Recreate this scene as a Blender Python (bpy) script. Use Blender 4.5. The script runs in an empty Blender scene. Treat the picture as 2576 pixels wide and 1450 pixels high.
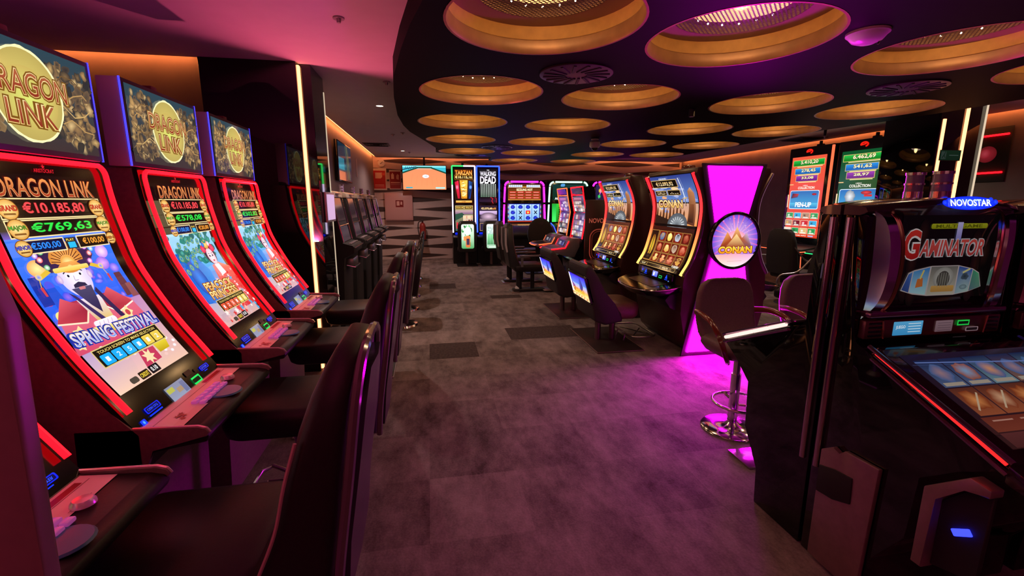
import bpy, bmesh, math, random
from math import sin, cos, pi, radians as R, atan, hypot
from mathutils import Vector as V, Matrix, noise as mnoise
random.seed(7)
S = bpy.context.scene
COL = S.collection
# ------------------------------------------------------------------ camera
F = 1131.0
PITCH = atan(217/F); YAW = atan(208/hypot(F, 217))
cd = bpy.data.cameras.new('camera'); cam = bpy.data.objects.new('camera', cd); COL.objects.link(cam)
cd.sensor_fit = 'HORIZONTAL'; cd.sensor_width = 36.0; cd.lens = 36.0*F/2576.0
cd.clip_start = 0.05; cd.clip_end = 60
cam.location = (0, 0, 1.55); cam.rotation_euler = (pi/2-PITCH, 0, -YAW)
S.camera = cam
# ------------------------------------------------------------------ world, exposure
wd = bpy.data.worlds.new('world'); S.world = wd; wd.use_nodes = True
bg = wd.node_tree.nodes['Background']; bg.inputs[0].default_value = (.9, .55, .6, 1); bg.inputs[1].default_value = .010
S.view_settings.view_transform = 'Standard'; S.view_settings.look = 'None'
S.view_settings.exposure = 0.0; S.view_settings.gamma = 1.0; S.view_settings.use_curve_mapping = False

def area(name, loc, rot, sx, sy, color, power):
    l = bpy.data.lights.new(name, 'AREA'); l.shape = 'RECTANGLE'; l.size = sx; l.size_y = sy
    l.color = color; l.energy = power
    o = bpy.data.objects.new(name, l); COL.objects.link(o); o.location = loc; o.rotation_euler = rot
    return o
# added rosy fill standing in for the unseen hall behind the camera
area('hall_fill', (0.2, -2.2, 2.3), (R(62), 0, 0), 3.2, 1.0, (1, .42, .44), 3)
area('ceiling_pink_fill', (-.2, -.4, 1.2), (R(180+12), 0, 0), .5, .5, (1, .10, .25), 68)  # added unseen uplight that tints the ceiling pink

# ------------------------------------------------------------------ helpers
def lin(c): return tuple((x/12.92 if x <= .04045 else ((x+.055)/1.055)**2.4) for x in c)
def hx(s): s = s.lstrip('#'); return tuple(int(s[i:i+2], 16)/255 for i in (0, 2, 4))
_m = {}
def M(name, rgb=None, rough=.5, metal=0., emit=None, es=0., noise=0., nscale=30., spec=.5, coat=0., bump=0.):
    if name in _m: return _m[name]
    m = bpy.data.materials.new(name); m.use_nodes = True; _m[name] = m
    nt = m.node_tree; b = nt.nodes['Principled BSDF']
    b.inputs['Base Color'].default_value = (*rgb, 1)
    b.inputs['Roughness'].default_value = rough; b.inputs['Metallic'].default_value = metal
    b.inputs['Specular IOR Level'].default_value = spec; b.inputs['Coat Weight'].default_value = coat
    if emit:
        b.inputs['Emission Color'].default_value = (*emit, 1); b.inputs['Emission Strength'].default_value = es
    if noise or bump:
        tc = nt.nodes.new('ShaderNodeTexCoord'); n = nt.nodes.new('ShaderNodeTexNoise')
        n.inputs['Scale'].default_value = nscale; n.inputs['Detail'].default_value = 4
        nt.links.new(tc.outputs['Object'], n.inputs['Vector'])
        if noise:
            r = nt.nodes.new('ShaderNodeValToRGB')
            r.color_ramp.elements[0].position = .3; r.color_ramp.elements[1].position = .7
            r.color_ramp.elements[0].color = (*[x*(1-noise) for x in rgb], 1)
            r.color_ramp.elements[1].color = (*[min(1, x*(1+noise)) for x in rgb], 1)
            nt.links.new(n.outputs['Fac'], r.inputs[0]); nt.links.new(r.outputs[0], b.inputs['Base Color'])
        if bump:
            bp = nt.nodes.new('ShaderNodeBump'); bp.inputs['Strength'].default_value = bump; bp.inputs['Distance'].default_value = .004
            nt.links.new(n.outputs['Fac'], bp.inputs['Height']); nt.links.new(bp.outputs[0], b.inputs['Normal'])
    return m
def E(name, rgb, es): return M(name, (.02, .02, .02), .4, emit=rgb, es=es)

class B:
    """collects shapes into one mesh"""
    def __init__(s): s.bm = bmesh.new(); s.k = 0
    def _f(s, vs):
        try: f = s.bm.faces.new(vs); f.material_index = s.k; return f
        except ValueError: return None
    def box(s, c, d, bev=0., seg=2, rot=None):
        x, y, z = [q/2 for q in d]
        P = [V((i*x, j*y, k*z)) for i in (-1, 1) for j in (-1, 1) for k in (-1, 1)]
        if rot: P = [rot @ p for p in P]
        v = [s.bm.verts.new(p+V(c)) for p in P]
        fs = [s._f([v[i] for i in q]) for q in ((0, 1, 3, 2), (4, 6, 7, 5), (0, 4, 5, 1), (2, 3, 7, 6), (0, 2, 6, 4), (1, 5, 7, 3))]
        if bev: s._bev(fs, bev, seg)
        return s
    def _bev(s, fs, w, seg=2):
        es = list({e for f in fs if f for e in f.edges})
        r = bmesh.ops.bevel(s.bm, geom=es, offset=w, segments=seg, affect='EDGES', profile=.5)
        for f in r['faces']: f.material_index = s.k
    def prism(s, pts, a, b, axis='y', bev=0., seg=2):
        """polygon of 2D pts (x,z for axis y; x,y for axis z; y,z for axis x) swept from a to b"""
        g = {'y': lambda p, t: (p[0], t, p[1]), 'z': lambda p, t: (p[0], p[1], t), 'x': lambda p, t: (t, p[0], p[1])}[axis]
        v0 = [s.bm.verts.new(g(p, a)) for p in pts]; v1 = [s.bm.verts.new(g(p, b)) for p in pts]
        n = len(pts); fs = [s._f(v0), s._f(v1[::-1])]
        for i in range(n): fs.append(s._f([v0[i], v1[i], v1[(i+1) % n], v0[(i+1) % n]]))
        if bev: s._bev(fs, bev, seg)
        return s
    def loft(s, rings, caps=True, closed=True):
        R_ = [[s.bm.verts.new(p) for p in r] for r in rings]; n = len(R_[0])
        for a, b in zip(R_, R_[1:]):
            for i in range(n if closed else n-1): s._f([a[i], a[(i+1) % n], b[(i+1) % n], b[i]])
        if caps: s._f(R_[0][::-1]); s._f(R_[-1])
        return s
    def tube(s, path, r, n=8, closed=False, flat=None):
        P = [V(p) for p in path]; m = len(P); rings = []
        up = None
        for i, p in enumerate(P):
            t = ((P[(i+1) % m]-P[i-1]) if closed else (P[min(i+1, m-1)]-P[max(i-1, 0)])).normalized()
            if up is None:
                up = t.orthogonal().normalized()
            up = (up-t*up.dot(t)).normalized(); w = t.cross(up)
            rr = r[i] if isinstance(r, (list, tuple)) else r
            rings.append([p+(up*cos(2*pi*k/n)+w*sin(2*pi*k/n))*rr for k in range(n)])
        if closed: rings.append(rings[0]); s.loft(rings, False)
        else: s.loft(rings)
        return s
    def cyl(s, a, b, r0, r1=None, n=24): return s.tube([a, b], [r0, r0 if r1 is None else r1], n)
    def lathe(s, prof, c=(0, 0, 0), n=32, a0=0., a1=2*pi):
        full = abs(a1-a0-2*pi) < 1e-6
        k = n if full else n+1
        rings = [[V(c)+V((r*cos(a0+(a1-a0)*i/n), r*sin(a0+(a1-a0)*i/n), z)) for i in range(k)] for r, z in prof]
        return s.loft(rings, False, full)
    def sph(s, c, r, n=12, sc=(1, 1, 1)):
        pr = [(r*sin(pi*i/n), -r*cos(pi*i/n)) for i in range(n+1)]
        pr[0] = (1e-4, -r); pr[-1] = (1e-4, r)
        rings = [[V(c)+V((q*cos(2*pi*i/16)*sc[0], q*sin(2*pi*i/16)*sc[1], z*sc[2])) for i in range(16)] for q, z in pr]
        return s.loft(rings)
    def quad(s, *p): s._f([s.bm.verts.new(q) for q in p]); return s
    def mat(s, k): s.k = k; return s
    def done(s, name, mats, parent=None, smooth=True, ang=40):
        bmesh.ops.recalc_face_normals(s.bm, faces=s.bm.faces)
        me = bpy.data.meshes.new(name); s.bm.to_mesh(me); s.bm.free()
        for m in (mats if isinstance(mats, (list, tuple)) else [mats]): me.materials.append(m)
        if smooth:
            me.polygons.foreach_set('use_smooth', [True]*len(me.polygons)); me.set_sharp_from_angle(angle=R(ang))
        return link(name, me, parent)
def link(name, me, parent=None):
    o = bpy.data.objects.new(name, me); COL.objects.link(o)
    if parent is not None: o.parent = parent
    return o
def thing(name, label, cat, loc=(0, 0, 0), rz=0., group=None):
    o = bpy.data.objects.new(name, None); COL.objects.link(o); o.empty_display_size = .1
    o.location = loc; o.rotation_euler = (0, 0, rz)
    return tag(o, label, cat, group)
def tag(o, label, cat, group=None, kind=None):
    if label: o['label'] = label
    if cat: o['category'] = cat
    if group: o['group'] = group
    if kind: o['kind'] = kind
    return o
def struct(o): o['kind'] = 'structure'; return o
def dup(root, loc=None, rz=None, label=None, parent=None):
    c = root.copy(); COL.objects.link(c)
    if parent is not None: c.parent = parent
    if loc is not None: c.location = loc
    if rz is not None: c.rotation_euler = (0, 0, rz)
    if label: c['label'] = label
    for ch in [o for o in root.children]: dup(ch, parent=c)
    return c
def spline(P, k=8):
    P = [V(p) for p in P]; Q = [2*P[0]-P[1]]+P+[2*P[-1]-P[-2]]; out = []
    for i in range(1, len(Q)-2):
        a, b, c, d = Q[i-1:i+3]
        for j in range(k):
            t = j/k; out.append(.5*((2*b)+(c-a)*t+(2*a-5*b+4*c-d)*t*t+(-a+3*b-3*c+d)*t**3))
    out.append(P[-1]); return out
def rrect(w, d, r, n=5, cx=0, cy=0):
    """rounded rectangle outline, counter-clockwise"""
    o = []
    for sx, sy, a in ((1, 1, 0), (-1, 1, pi/2), (-1, -1, pi), (1, -1, 3*pi/2)):
        for i in range(n+1):
            t = a+pi/2*i/n; o.append((cx+sx*(w/2-r)+r*cos(t), cy+sy*(d/2-r)+r*sin(t)))
    return o

# ------------------------------------------------------------------ lit artwork on screens and signs
def screen_mat(name, es, rough=.12, spec=.5):
    if name in _m: return _m[name]
    m = bpy.data.materials.new(name); m.use_nodes = True; _m[name] = m
    nt = m.node_tree; b = nt.nodes['Principled BSDF']; b.inputs['Base Color'].default_value = (.004, .004, .005, 1)
    b.inputs['Roughness'].default_value = rough; b.inputs['Specular IOR Level'].default_value = spec
    vc = nt.nodes.new('ShaderNodeVertexColor'); vc.layer_name = 'Col'
    nt.links.new(vc.outputs['Color'], b.inputs['Emission Color']); b.inputs['Emission Strength'].default_value = es
    return m
def print_mat(name, rough=.5):
    if name in _m: return _m[name]
    m = bpy.data.materials.new(name); m.use_nodes = True; _m[name] = m
    nt = m.node_tree; b = nt.nodes['Principled BSDF']; b.inputs['Roughness'].default_value = rough
    vc = nt.nodes.new('ShaderNodeVertexColor'); vc.layer_name = 'Col'
    nt.links.new(vc.outputs['Color'], b.inputs['Base Color'])
    return m
_tx = {}
def text_mesh(s, bold=.0):
    key = (s, bold)
    if key not in _tx:
        c = bpy.data.curves.new('t', 'FONT'); c.body = s; c.offset = bold; c.resolution_u = 3
        o = bpy.data.objects.new('t', c); me = bpy.data.meshes.new_from_object(o)
        vs = [(v.co.x, v.co.y) for v in me.vertices]; fs = [tuple(p.vertices) for p in me.polygons]
        bpy.data.objects.remove(o); bpy.data.curves.remove(c); bpy.data.meshes.remove(me)
        xs = [v[0] for v in vs]; ys = [v[1] for v in vs]
        _tx[key] = (vs, fs, min(xs), max(xs), min(ys), max(ys))
    return _tx[key]
class Art:
    def __init__(s, step=.00012): s.bm = bmesh.new(); s.cl = s.bm.loops.layers.float_color.new('Col'); s.h = 0.; s.step = step
    def up(s): s.h += s.step
    def _face(s, pts, cols):
        ar = sum(p[0]*q[1]-q[0]*p[1] for p, q in zip(pts, list(pts[1:])+[pts[0]]))
        if ar < 0: pts, cols = list(pts)[::-1], list(cols)[::-1]
        try: f = s.bm.faces.new([s.bm.verts.new((p[0], p[1], s.h)) for p in pts])
        except ValueError: return
        for l, c in zip(f.loops, cols): l[s.cl] = (*c, 1)
    def poly(s, pts, c, lift=True):
        if lift: s.up()
        if isinstance(c, str): c = [lin(hx(c))]*len(pts)
        else: c = [lin(hx(q)) for q in c]
        s._face(pts, c); return s
    def rect(s, x0, y0, x1, y1, c, c2=None):
        """c bottom colour, c2 top colour"""
        c2 = c2 or c
        return s.poly([(x0, y0), (x1, y0), (x1, y1), (x0, y1)], [c, c, c2, c2])
    def frame(s, x0, y0, x1, y1, t, c, fill=None):
        s.rect(x0, y0, x1, y1, c)
        if fill: s.rect(x0+t, y0+t, x1-t, y1-t, fill)
        return s
    def ell(s, cx, cy, rx, ry, c, c2=None, n=28, wob=0., rot=0.):
        """c centre, c2 rim"""
        c2 = c2 or c; s.up(); a = lin(hx(c)); b = lin(hx(c2))
        P = []
        for i in range(n):
            t = 2*pi*i/n; k = 1+wob*random.uniform(-1, 1)
            x, y = rx*cos(t)*k, ry*sin(t)*k
            P.append((cx+x*cos(rot)-y*sin(rot), cy+x*sin(rot)+y*cos(rot)))
        for i in range(n): s._face([(cx, cy), P[i], P[(i+1) % n]], [a, b, b])
        return s
    def rr(s, x0, y0, x1, y1, r, c, c2=None):
        P = rrect(x1-x0, y1-y0, r, 4, (x0+x1)/2, (y0+y1)/2); c2 = c2 or c
        a, b = lin(hx(c)), lin(hx(c2)); s.up()
        s._face(P, [tuple(a[k]+(b[k]-a[k])*(p[1]-y0)/(y1-y0) for k in range(3)) for p in P]); return s
    def star(s, cx, cy, r, c, n=8, k=.4, rot=0):
        return s.poly([(cx+(r if i % 2 == 0 else r*k)*cos(rot+pi*i/n), cy+(r if i % 2 == 0 else r*k)*sin(rot+pi*i/n)) for i in range(2*n)], c)
    def line(s, pts, w, c):
        s.up(); cc = lin(hx(c))
        for a, b in zip(pts, pts[1:]):
            d = V((b[0]-a[0], b[1]-a[1])); n = V((-d.y, d.x)).normalized()*w/2
            s._face([(a[0]+n.x, a[1]+n.y), (a[0]-n.x, a[1]-n.y), (b[0]-n.x, b[1]-n.y), (b[0]+n.x, b[1]+n.y)], [cc]*4)
        return s
    def text(s, t, cx, cy, w, h, c, c2=None, out=None, ow=.03, rot=0., shear=0., bold=.012, arc=0.):
        """text fitted into w x h around (cx, cy); out = outline colour behind it"""
        if out: s.text(t, cx, cy, w*(1+ow*.6), h*(1+ow*2), out, None, None, 0, rot, shear, bold+ow, arc)
        vs, fs, x0, x1, y0, y1 = text_mesh(t, bold); s.up()
        a = lin(hx(c)); b = lin(hx(c2 or c)); P = []; C_ = []
        for x, y in vs:
            u = ((x-x0)/(x1-x0)-.5)*w; q = (y-y0)/(y1-y0); v = (q-.5)*h; u += shear*v; v -= arc*(u/w*2)**2
            P.append((cx+u*cos(rot)-v*sin(rot), cy+u*sin(rot)+v*cos(rot))); C_.append(tuple(a[k]+(b[k]-a[k])*q for k in range(3)))
        V_ = [s.bm.verts.new((p[0], p[1], s.h)) for p in P]
        for f in fs:
            try: nf = s.bm.faces.new([V_[i] for i in f])
            except ValueError: continue
            for l, i in zip(nf.loops, f): l[s.cl] = (*C_[i], 1)
        return s
    def build(s, name, fn, mat, parent=None, slices=0, vmax=1.):
        """fn(u, v, h) -> point"""
        if slices:
            for i in range(1, slices):
                bmesh.ops.bisect_plane(s.bm, geom=s.bm.verts[:]+s.bm.edges[:]+s.bm.faces[:], plane_co=(0, vmax*i/slices, 0), plane_no=(0, 1, 0), dist=1e-6)
        for v in s.bm.verts: v.co = fn(v.co.x, v.co.y, v.co.z)
        me = bpy.data.meshes.new(name); s.bm.to_mesh(me); s.bm.free()
        me.materials.append(mat); return link(name, me, parent)
def plane_map(o, u, v):
    o, u, v = V(o), V(u).normalized(), V(v).normalized(); n = u.cross(v)
    return lambda a, b, h: o+u*a+v*b+n*h
class Prof:
    """curved front: profile points (x,z) from bottom to top in a machine's own frame, front towards +x"""
    def __init__(s, pts):
        s.P = [V((p[0], p[1])) for p in pts]; P = [p for p in spline([(q[0], q[1], 0) for q in pts], 10)]
        s.D = [V((p.x, p.y)) for p in P]; s.s = [0]
        for a, b in zip(s.D, s.D[1:]): s.s.append(s.s[-1]+(b-a).length)
        s.L = s.s[-1]
    def at(s, t, h=0.):
        i = 0; t = max(-.02, t)
        while i < len(s.s)-2 and s.s[i+1] < t: i += 1
        a, b = s.D[i], s.D[i+1]; k = (t-s.s[i])/(s.s[i+1]-s.s[i]); p = a+(b-a)*k
        d = (b-a).normalized(); n = V((d.y, -d.x))
        return p+n*h
    def map(s, h0=0., v0=0., uc=0.):
        def f(u, v, h):
            p = s.at(v0+v, h0+h); return V((p.x, u+uc, p.y))
        return f
# ------------------------------------------------------------------ materials
BLK = M('black_gloss', (.006, .006, .007), .12, spec=.5)
MIR = M('black_mirror', (.004, .004, .005), .03, spec=.62)
SAT = M('black_satin', (.012, .011, .012), .42)
MATT = M('black_matt', (.014, .012, .013), .7)
CAB = M('cabinet_bronze', (.19, .13, .12), .45, .25, noise=.12, nscale=60)
CHR = M('chrome', (.75, .74, .76), .12, 1.)
STL = M('brushed_steel', (.42, .38, .38), .35, 1., noise=.1, nscale=80)
VINYL = M('dark_vinyl', (.012, .007, .008), .48, spec=.3, noise=.15, nscale=120, bump=.08)
GOLD = M('gold_paint', (.60, .335, .10), .42, .25, noise=.10, nscale=14)
GOLD2 = M('gold_satin', (.33, .165, .065), .40, .3, noise=.16, nscale=9)
WHT = M('white_plastic', (.7, .68, .68), .4)
CEIL = M('ceiling_paint', (.56, .50, .50), .75, noise=.03, nscale=6)
ORG = E('orange_led', (1, .27, .07), 26.)
WARM = E('warm_led', (1, .30, .115), 4.6)
RED = E('red_led', (1, .0022, .006), 6.)
BLU = E('blue_led', (.02, .03, 1), 4.)
BLUD = E('dim_blue_led', (.03, .03, .9), 1.)
GRN = E('green_led', (.01, 1, .2), 1.6)
LEG = M('leg_metal', (.20, .13, .13), .35, .6); EDGE = M('plate_edge_warm', (.40, .28, .25), .35, .8)
MAG = E('magenta_panel', (1, .0009, .93), 10.); MAG2 = E('magenta_panel_bright', (1, .0004, .93), 65.)
SCR = screen_mat('lit_screen', 1.15); SCRB = screen_mat('bright_screen', 1.5); SCRD = screen_mat('dim_screen', .55)
PRT = print_mat('printed_panel', .35)

def carpet():
    m = bpy.data.materials.new('carpet'); m.use_nodes = True; nt = m.node_tree; L = nt.links.new
    b = nt.nodes['Principled BSDF']; b.inputs['Roughness'].default_value = .95; b.inputs['Specular IOR Level'].default_value = .15
    N = nt.nodes.new; tc = N('ShaderNodeTexCoord')
    n1 = N('ShaderNodeTexNoise'); n1.inputs['Scale'].default_value = 3.4; n1.inputs['Detail'].default_value = 9; n1.inputs['Roughness'].default_value = .72
    mp = N('ShaderNodeMapping'); mp.inputs['Scale'].default_value = (1.6, .8, 1); L(tc.outputs['Object'], mp.inputs[0]); L(mp.outputs[0], n1.inputs['Vector'])
    n2 = N('ShaderNodeTexNoise'); n2.inputs['Scale'].default_value = 90; n2.inputs['Detail'].default_value = 2; L(tc.outputs['Object'], n2.inputs['Vector'])
    # each half-metre tile a little lighter or darker
    sc = N('ShaderNodeVectorMath'); sc.operation = 'MULTIPLY_ADD'; sc.inputs[1].default_value = (2, 2, 0); sc.inputs[2].default_value = (.1, .3, 0); L(tc.outputs['Object'], sc.inputs[0])
    fl = N('ShaderNodeVectorMath'); fl.operation = 'FLOOR'; L(sc.outputs[0], fl.inputs[0])
    wn = N('ShaderNodeTexWhiteNoise'); wn.noise_dimensions = '2D'; L(fl.outputs[0], wn.inputs['Vector'])
    ad = N('ShaderNodeMath'); ad.operation = 'MULTIPLY_ADD'; ad.inputs[1].default_value = .14; L(wn.outputs['Value'], ad.inputs[0]); L(n1.outputs['Fac'], ad.inputs[2])
    a2 = N('ShaderNodeMath'); a2.operation = 'MULTIPLY_ADD'; a2.inputs[1].default_value = .22; L(n2.outputs['Fac'], a2.inputs[0]); L(ad.outputs[0], a2.inputs[2])
    r = N('ShaderNodeValToRGB'); e = r.color_ramp.elements
    e[0].position = .46; e[0].color = (.075, .055, .052, 1); e[1].position = .90; e[1].color = (.33, .265, .25, 1)
    L(a2.outputs[0], r.inputs[0]); L(r.outputs[0], b.inputs['Base Color'])
    bp = N('ShaderNodeBump'); bp.inputs['Strength'].default_value = .25; bp.inputs['Distance'].default_value = .004
    L(n2.outputs['Fac'], bp.inputs['Height']); L(bp.outputs[0], b.inputs['Normal']); return m
CARP = carpet(); CARP2 = M('dark_carpet_tile', (.075, .055, .052), .95, noise=.3, nscale=40, spec=.1)

# ------------------------------------------------------------------ floor, ceiling, walls
b = B(); b.box((2.2, 5, -.05), (10.8, 16.4, .1)).mat(1)
for x0, y0, x1, y1 in ((-.05, 4.36, .45, 4.86), (.87, 4.86, 1.72, 5.34), (-.05, 8.1, .43, 8.6), (.95, 7.1, 1.45, 7.35)):
    b.box(((x0+x1)/2, (y0+y1)/2, .0), (x1-x0, y1-y0, .003))
struct(b.done('floor', [CARP, CARP2], smooth=False))
CZ = 2.68
b = B(); b.prism([(-3, -3), (7.26, -3), (7.26, 12.49), (-1.32, 12.49), (-1.32, 4.75), (-1.77, 4.75), (-1.77, 4.24), (-3, 4.24)], CZ, CZ+.03, 'z')
b.box((2.2, 5, 2.86), (10.8, 16.4, .04))
struct(b.done('ceiling', CEIL, smooth=False))
WALLP = M('brown_wall', (.17, .115, .10), .6, noise=.08, nscale=5)
WALLG = M('taupe_wall', (.20, .155, .15), .6, noise=.05, nscale=5)
b = B(); b.prism([(-3.1, -3), (-3, -3), (-3, 4.34), (-1.5, 4.34), (-1.5, 4.44), (-3.1, 4.44)], 0, 2.86, 'z'); struct(b.done('wall_left', WALLP, smooth=False))
b = B(); b.box((-1.47, 8.7, 1.43), (.1, 8.5, 2.86)); struct(b.done('wall_left_rear', WALLG, smooth=False))
b = B(); b.box((7.42, 5, 1.43), (.1, 16.4, 2.86)); struct(b.done('wall_right', WALLP, smooth=False))
b = B(); b.box((2.2, -3.1, 1.43), (10.8, .1, 2.86)); struct(b.done('wall_front', WALLP, smooth=False))
# far wall: pale cladding with rows of dark spindle shapes
CLAD = M('pale_cladding', (.62, .47, .45), .5, noise=.06, nscale=3); SPIN = M('dark_inlay', (.055, .032, .03), .45)
b = B(); b.box((2.95, 12.72, 1.43), (8.9, .2, 2.86)).mat(1)
for i in range(11):
    z = .10+.251*i
    for k in range(-1, 6):
        cx = -.42+2.0*k+(1.0 if i % 2 else 0); hw = .9 if i % 2 == 0 else .98; hh = .066
        if cx+hw < -1.4 or cx-hw > 7.3: continue
        P = [(max(-1.42, min(7.3, cx+hw*t)), z+hh*(1-abs(t)**1.4)) for t in [j/8-1 for j in range(17)]]
        Q = [(max(-1.42, min(7.3, cx+hw*t)), z-hh*(1-abs(t)**1.4)) for t in [1-j/8 for j in range(1, 16)]]
        P = [p for j, p in enumerate(P+Q) if j == 0 or (p[0]-(P+Q)[j-1][0])**2+(p[1]-(P+Q)[j-1][1])**2 > 1e-8]
        b.prism([(p[0], p[1]) for p in P], 12.61, 12.625, 'y')
struct(b.done('wall_back', [CLAD, SPIN], smooth=False))
# hidden light coves along the walls
for nm, c, d in (('trim_1', (-1.355, 8.6, CZ+.045), (.02, 7.8, .02)), ('trim_2', (7.30, 7.9, CZ+.045), (.02, 9.2, .02)),
                 ('trim_3', (-2.42, 4.275, CZ+.045), (1.2, .02, .02)), ('trim_4', (3.0, 12.52, CZ+.045), (8.4, .02, .02))):
    b = B(); b.box(c, d); struct(b.done(nm, ORG if nm != 'trim_4' else E('weak_orange_led', (1, .3, .1), 9.), smooth=False))

# mirror-black columns
def column(nm, x0, x1, y0, y1, strips, bright):
    b = B(); b.box(((x0+x1)/2, (y0+y1)/2, CZ/2), (x1-x0, y1-y0, CZ), .006); c = struct(b.done(nm, MIR))
    for (x, y, w, d, z0, z1, m) in strips:
        b = B(); b.box((x, y, (z0+z1)/2), (w, d, z1-z0)); o = b.done('light_strip', m, c, False)
    return c
THIN = E('thin_led', (1, .78, .55), .8)
b = B(); b.prism([(-1.77, 4.74), (-1.77, 4.215), (-1.042, 4.215), (-1.042, 4.285), (-.945, 4.285), (-.945, 4.74)], 0, CZ, 'z', .003, 1); c = struct(b.done('wall_column_left', MIR))
B().box((-1.034, 4.262, 1.34), (.016, .046, 2.64)).done('light_strip', WARM, c, False); B().box((-.943, 4.737, 1.43), (.006, .008, 2.26)).done('light_strip', THIN, c, False)
area('notch_pink_fill', (-1.008, 4.262, 1.20), (R(180-5.7), 0, 0), .03, .03, (1, .11, .25), 25)  # added lamp hidden in the notch, washing the ceiling with pink
column('wall_column_right', 5.72, 6.36, 4.40, 5.05, [(6.07, 4.395, .035, .02, .02, 2.66, WARM), (6.335, 4.395, .010, .02, .02, 2.64, THIN), (5.765, 4.395, .03, .02, .02, 2.47, WARM)], 1)

# ------------------------------------------------------------------ canopy with round openings
HOLES = [[(.61, 2.44), (1.76, 2.50), (3.20, 2.45), (4.45, 2.48)], [(.46, 3.97), (1.69, 4.0), (3.15, 3.97), (4.43, 4.04)], [(.41, 5.44), (1.66, 5.46), (3.26, 5.47), (4.47, 5.45)],
         [(.49, 6.94), (1.72, 6.98), (3.20, 6.96), (4.45, 6.95)], [(.70, 8.48), (1.85, 8.56), (3.23, 8.60), (4.38, 8.45)], [(1.88, 10.12), (3.22, 10.11)]]
OUT = [(.30, -.6), (.13, 1.0), (.02, 2.2), (-.07, 2.6), (-.14, 3.0), (-.225, 3.6), (-.275, 4.3), (-.30, 5.15), (-.275, 5.8), (-.22, 6.3), (-.03, 7.2), (.08, 7.75), (.17, 8.2),
       (.15, 8.25), (.15, 8.75), (.4, 9.03), (1.1, 9.12), (1.3, 9.6), (1.33, 10.3), (1.6, 10.66), (3.6, 10.66), (3.75, 10.3), (3.82, 9.4), (4.2, 9.1), (4.93, 9.0), (4.97, 7.2), (5.0, 5.2), (5.2, 4.3), (5.25, 3.4), (5.6, 2.4), (5.7, 1.0), (5.6, -.6)]
CB = 2.45
cu = bpy.data.curves.new('canopy', 'CURVE'); cu.dimensions = '2D'; cu.fill_mode = 'BOTH'; cu.extrude = .065
def poly2(P):
    s = cu.splines.new('POLY'); s.points.add(len(P)-1); s.use_cyclic_u = True
    for q, p in zip(s.points, P): q.co = (p[0], p[1], 0, 1)
poly2(OUT)
for x, y in sum(HOLES, []): poly2([(x+.514*cos(2*pi*k/56), y+.514*sin(2*pi*k/56)) for k in range(56)])
to = bpy.data.objects.new('t', cu); me = bpy.data.meshes.new_from_object(to); bpy.data.objects.remove(to)
for v in me.vertices: v.co.z += CB+.065
me.materials.append(M('canopy_lacquer', (.0012, .0008, .001), .6, spec=.05)); me.set_sharp_from_angle(angle=R(30))
can = struct(link('ceiling_canopy', me))
b = B(); pts = OUT
for p, q in zip(pts, pts[1:]):                       # hangers carrying the canopy from the ceiling
    if hypot(p[0]-q[0], p[1]-q[1]) > .7: b.cyl((p[0]*.9+.2, p[1], CB+.125), (p[0]*.9+.2, p[1], CZ), .012, n=8)
b.done('hanger', SAT, can)

# recessed round lights in the openings
def grille_mat():
    m = bpy.data.materials.new('perforated_metal'); m.use_nodes = True; nt = m.node_tree; L = nt.links.new
    b = nt.nodes['Principled BSDF']; b.inputs['Base Color'].default_value = (.035, .018, .014, 1); b.inputs['Roughness'].default_value = .4; b.inputs['Metallic'].default_value = .5
    tc = nt.nodes.new('ShaderNodeTexCoord'); mp = nt.nodes.new('ShaderNodeMapping'); mp.inputs['Rotation'].default_value = (0, 0, R(45)); mp.inputs['Scale'].default_value = (46, 46, 0)
    v = nt.nodes.new('ShaderNodeTexVoronoi'); v.voronoi_dimensions = '2D'; v.inputs['Scale'].default_value = 1; v.inputs['Randomness'].default_value = 0
    L(tc.outputs['Object'], mp.inputs[0]); L(mp.outputs[0], v.inputs['Vector'])
    c = nt.nodes.new('ShaderNodeMath'); c.operation = 'LESS_THAN'; c.inputs[1].default_value = .37; L(v.outputs['Distance'], c.inputs[0])
    t = nt.nodes.new('ShaderNodeBsdfTransparent'); mx = nt.nodes.new('ShaderNodeMixShader')
    L(c.outputs[0], mx.inputs[0]); L(b.outputs[0], mx.inputs[1]); L(t.outputs[0], mx.inputs[2]); L(mx.outputs[0], nt.nodes['Material Output'].inputs[0]); return m
lt = thing('recessed_light', 'x', 'ceiling light', (*HOLES[0][0], CB), group='round gold recessed lights in the black canopy')
b = B(); b.lathe([(.513, -.002), (.500, -.002), (.493, .010), (.489, .045), (.492, .074), (.500, .081), (.508, .081)], n=56); b.done('lower_ring', GOLD2, lt)
b = B(); b.lathe([(.508, .081), (.509, .084), (.507, .158)], n=56); b.done('upper_ring', GOLD, lt)
b = B(); b.lathe([(.508, .158), (.365, .160), (.362, .156)], n=56); b.lathe([(.362, .157), (.362, .205), (.0001, .2055)], n=40); b.done('top_plate', M('umber_paint', (.20, .10, .055), .5), lt)
b = B(); b.lathe([(.363, .154), (.0001, .154)], n=48); b.done('grille', grille_mat(), lt)
b = B(); b.lathe([(.29, .20), (.0001, .20)], n=32); b.done('glow_disc', E('lamp_glow', (1, .50, .17), 2.0), lt)
pl = bpy.data.lights.new('lamp', 'POINT'); pl.shadow_soft_size = .05; pl.energy = 3.6; pl.color = (1, .58, .22)
po = bpy.data.objects.new('lamp', pl); COL.objects.link(po); po.parent = lt; po.location = (0, 0, .112)
pl = bpy.data.lights.new('down_lamp', 'AREA'); pl.shape = 'DISK'; pl.size = .35; pl.energy = 1.05; pl.color = (1, .70, .56)
po = bpy.data.objects.new('down_lamp', pl); COL.objects.link(po); po.parent = lt; po.location = (0, 0, .148)
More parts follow.
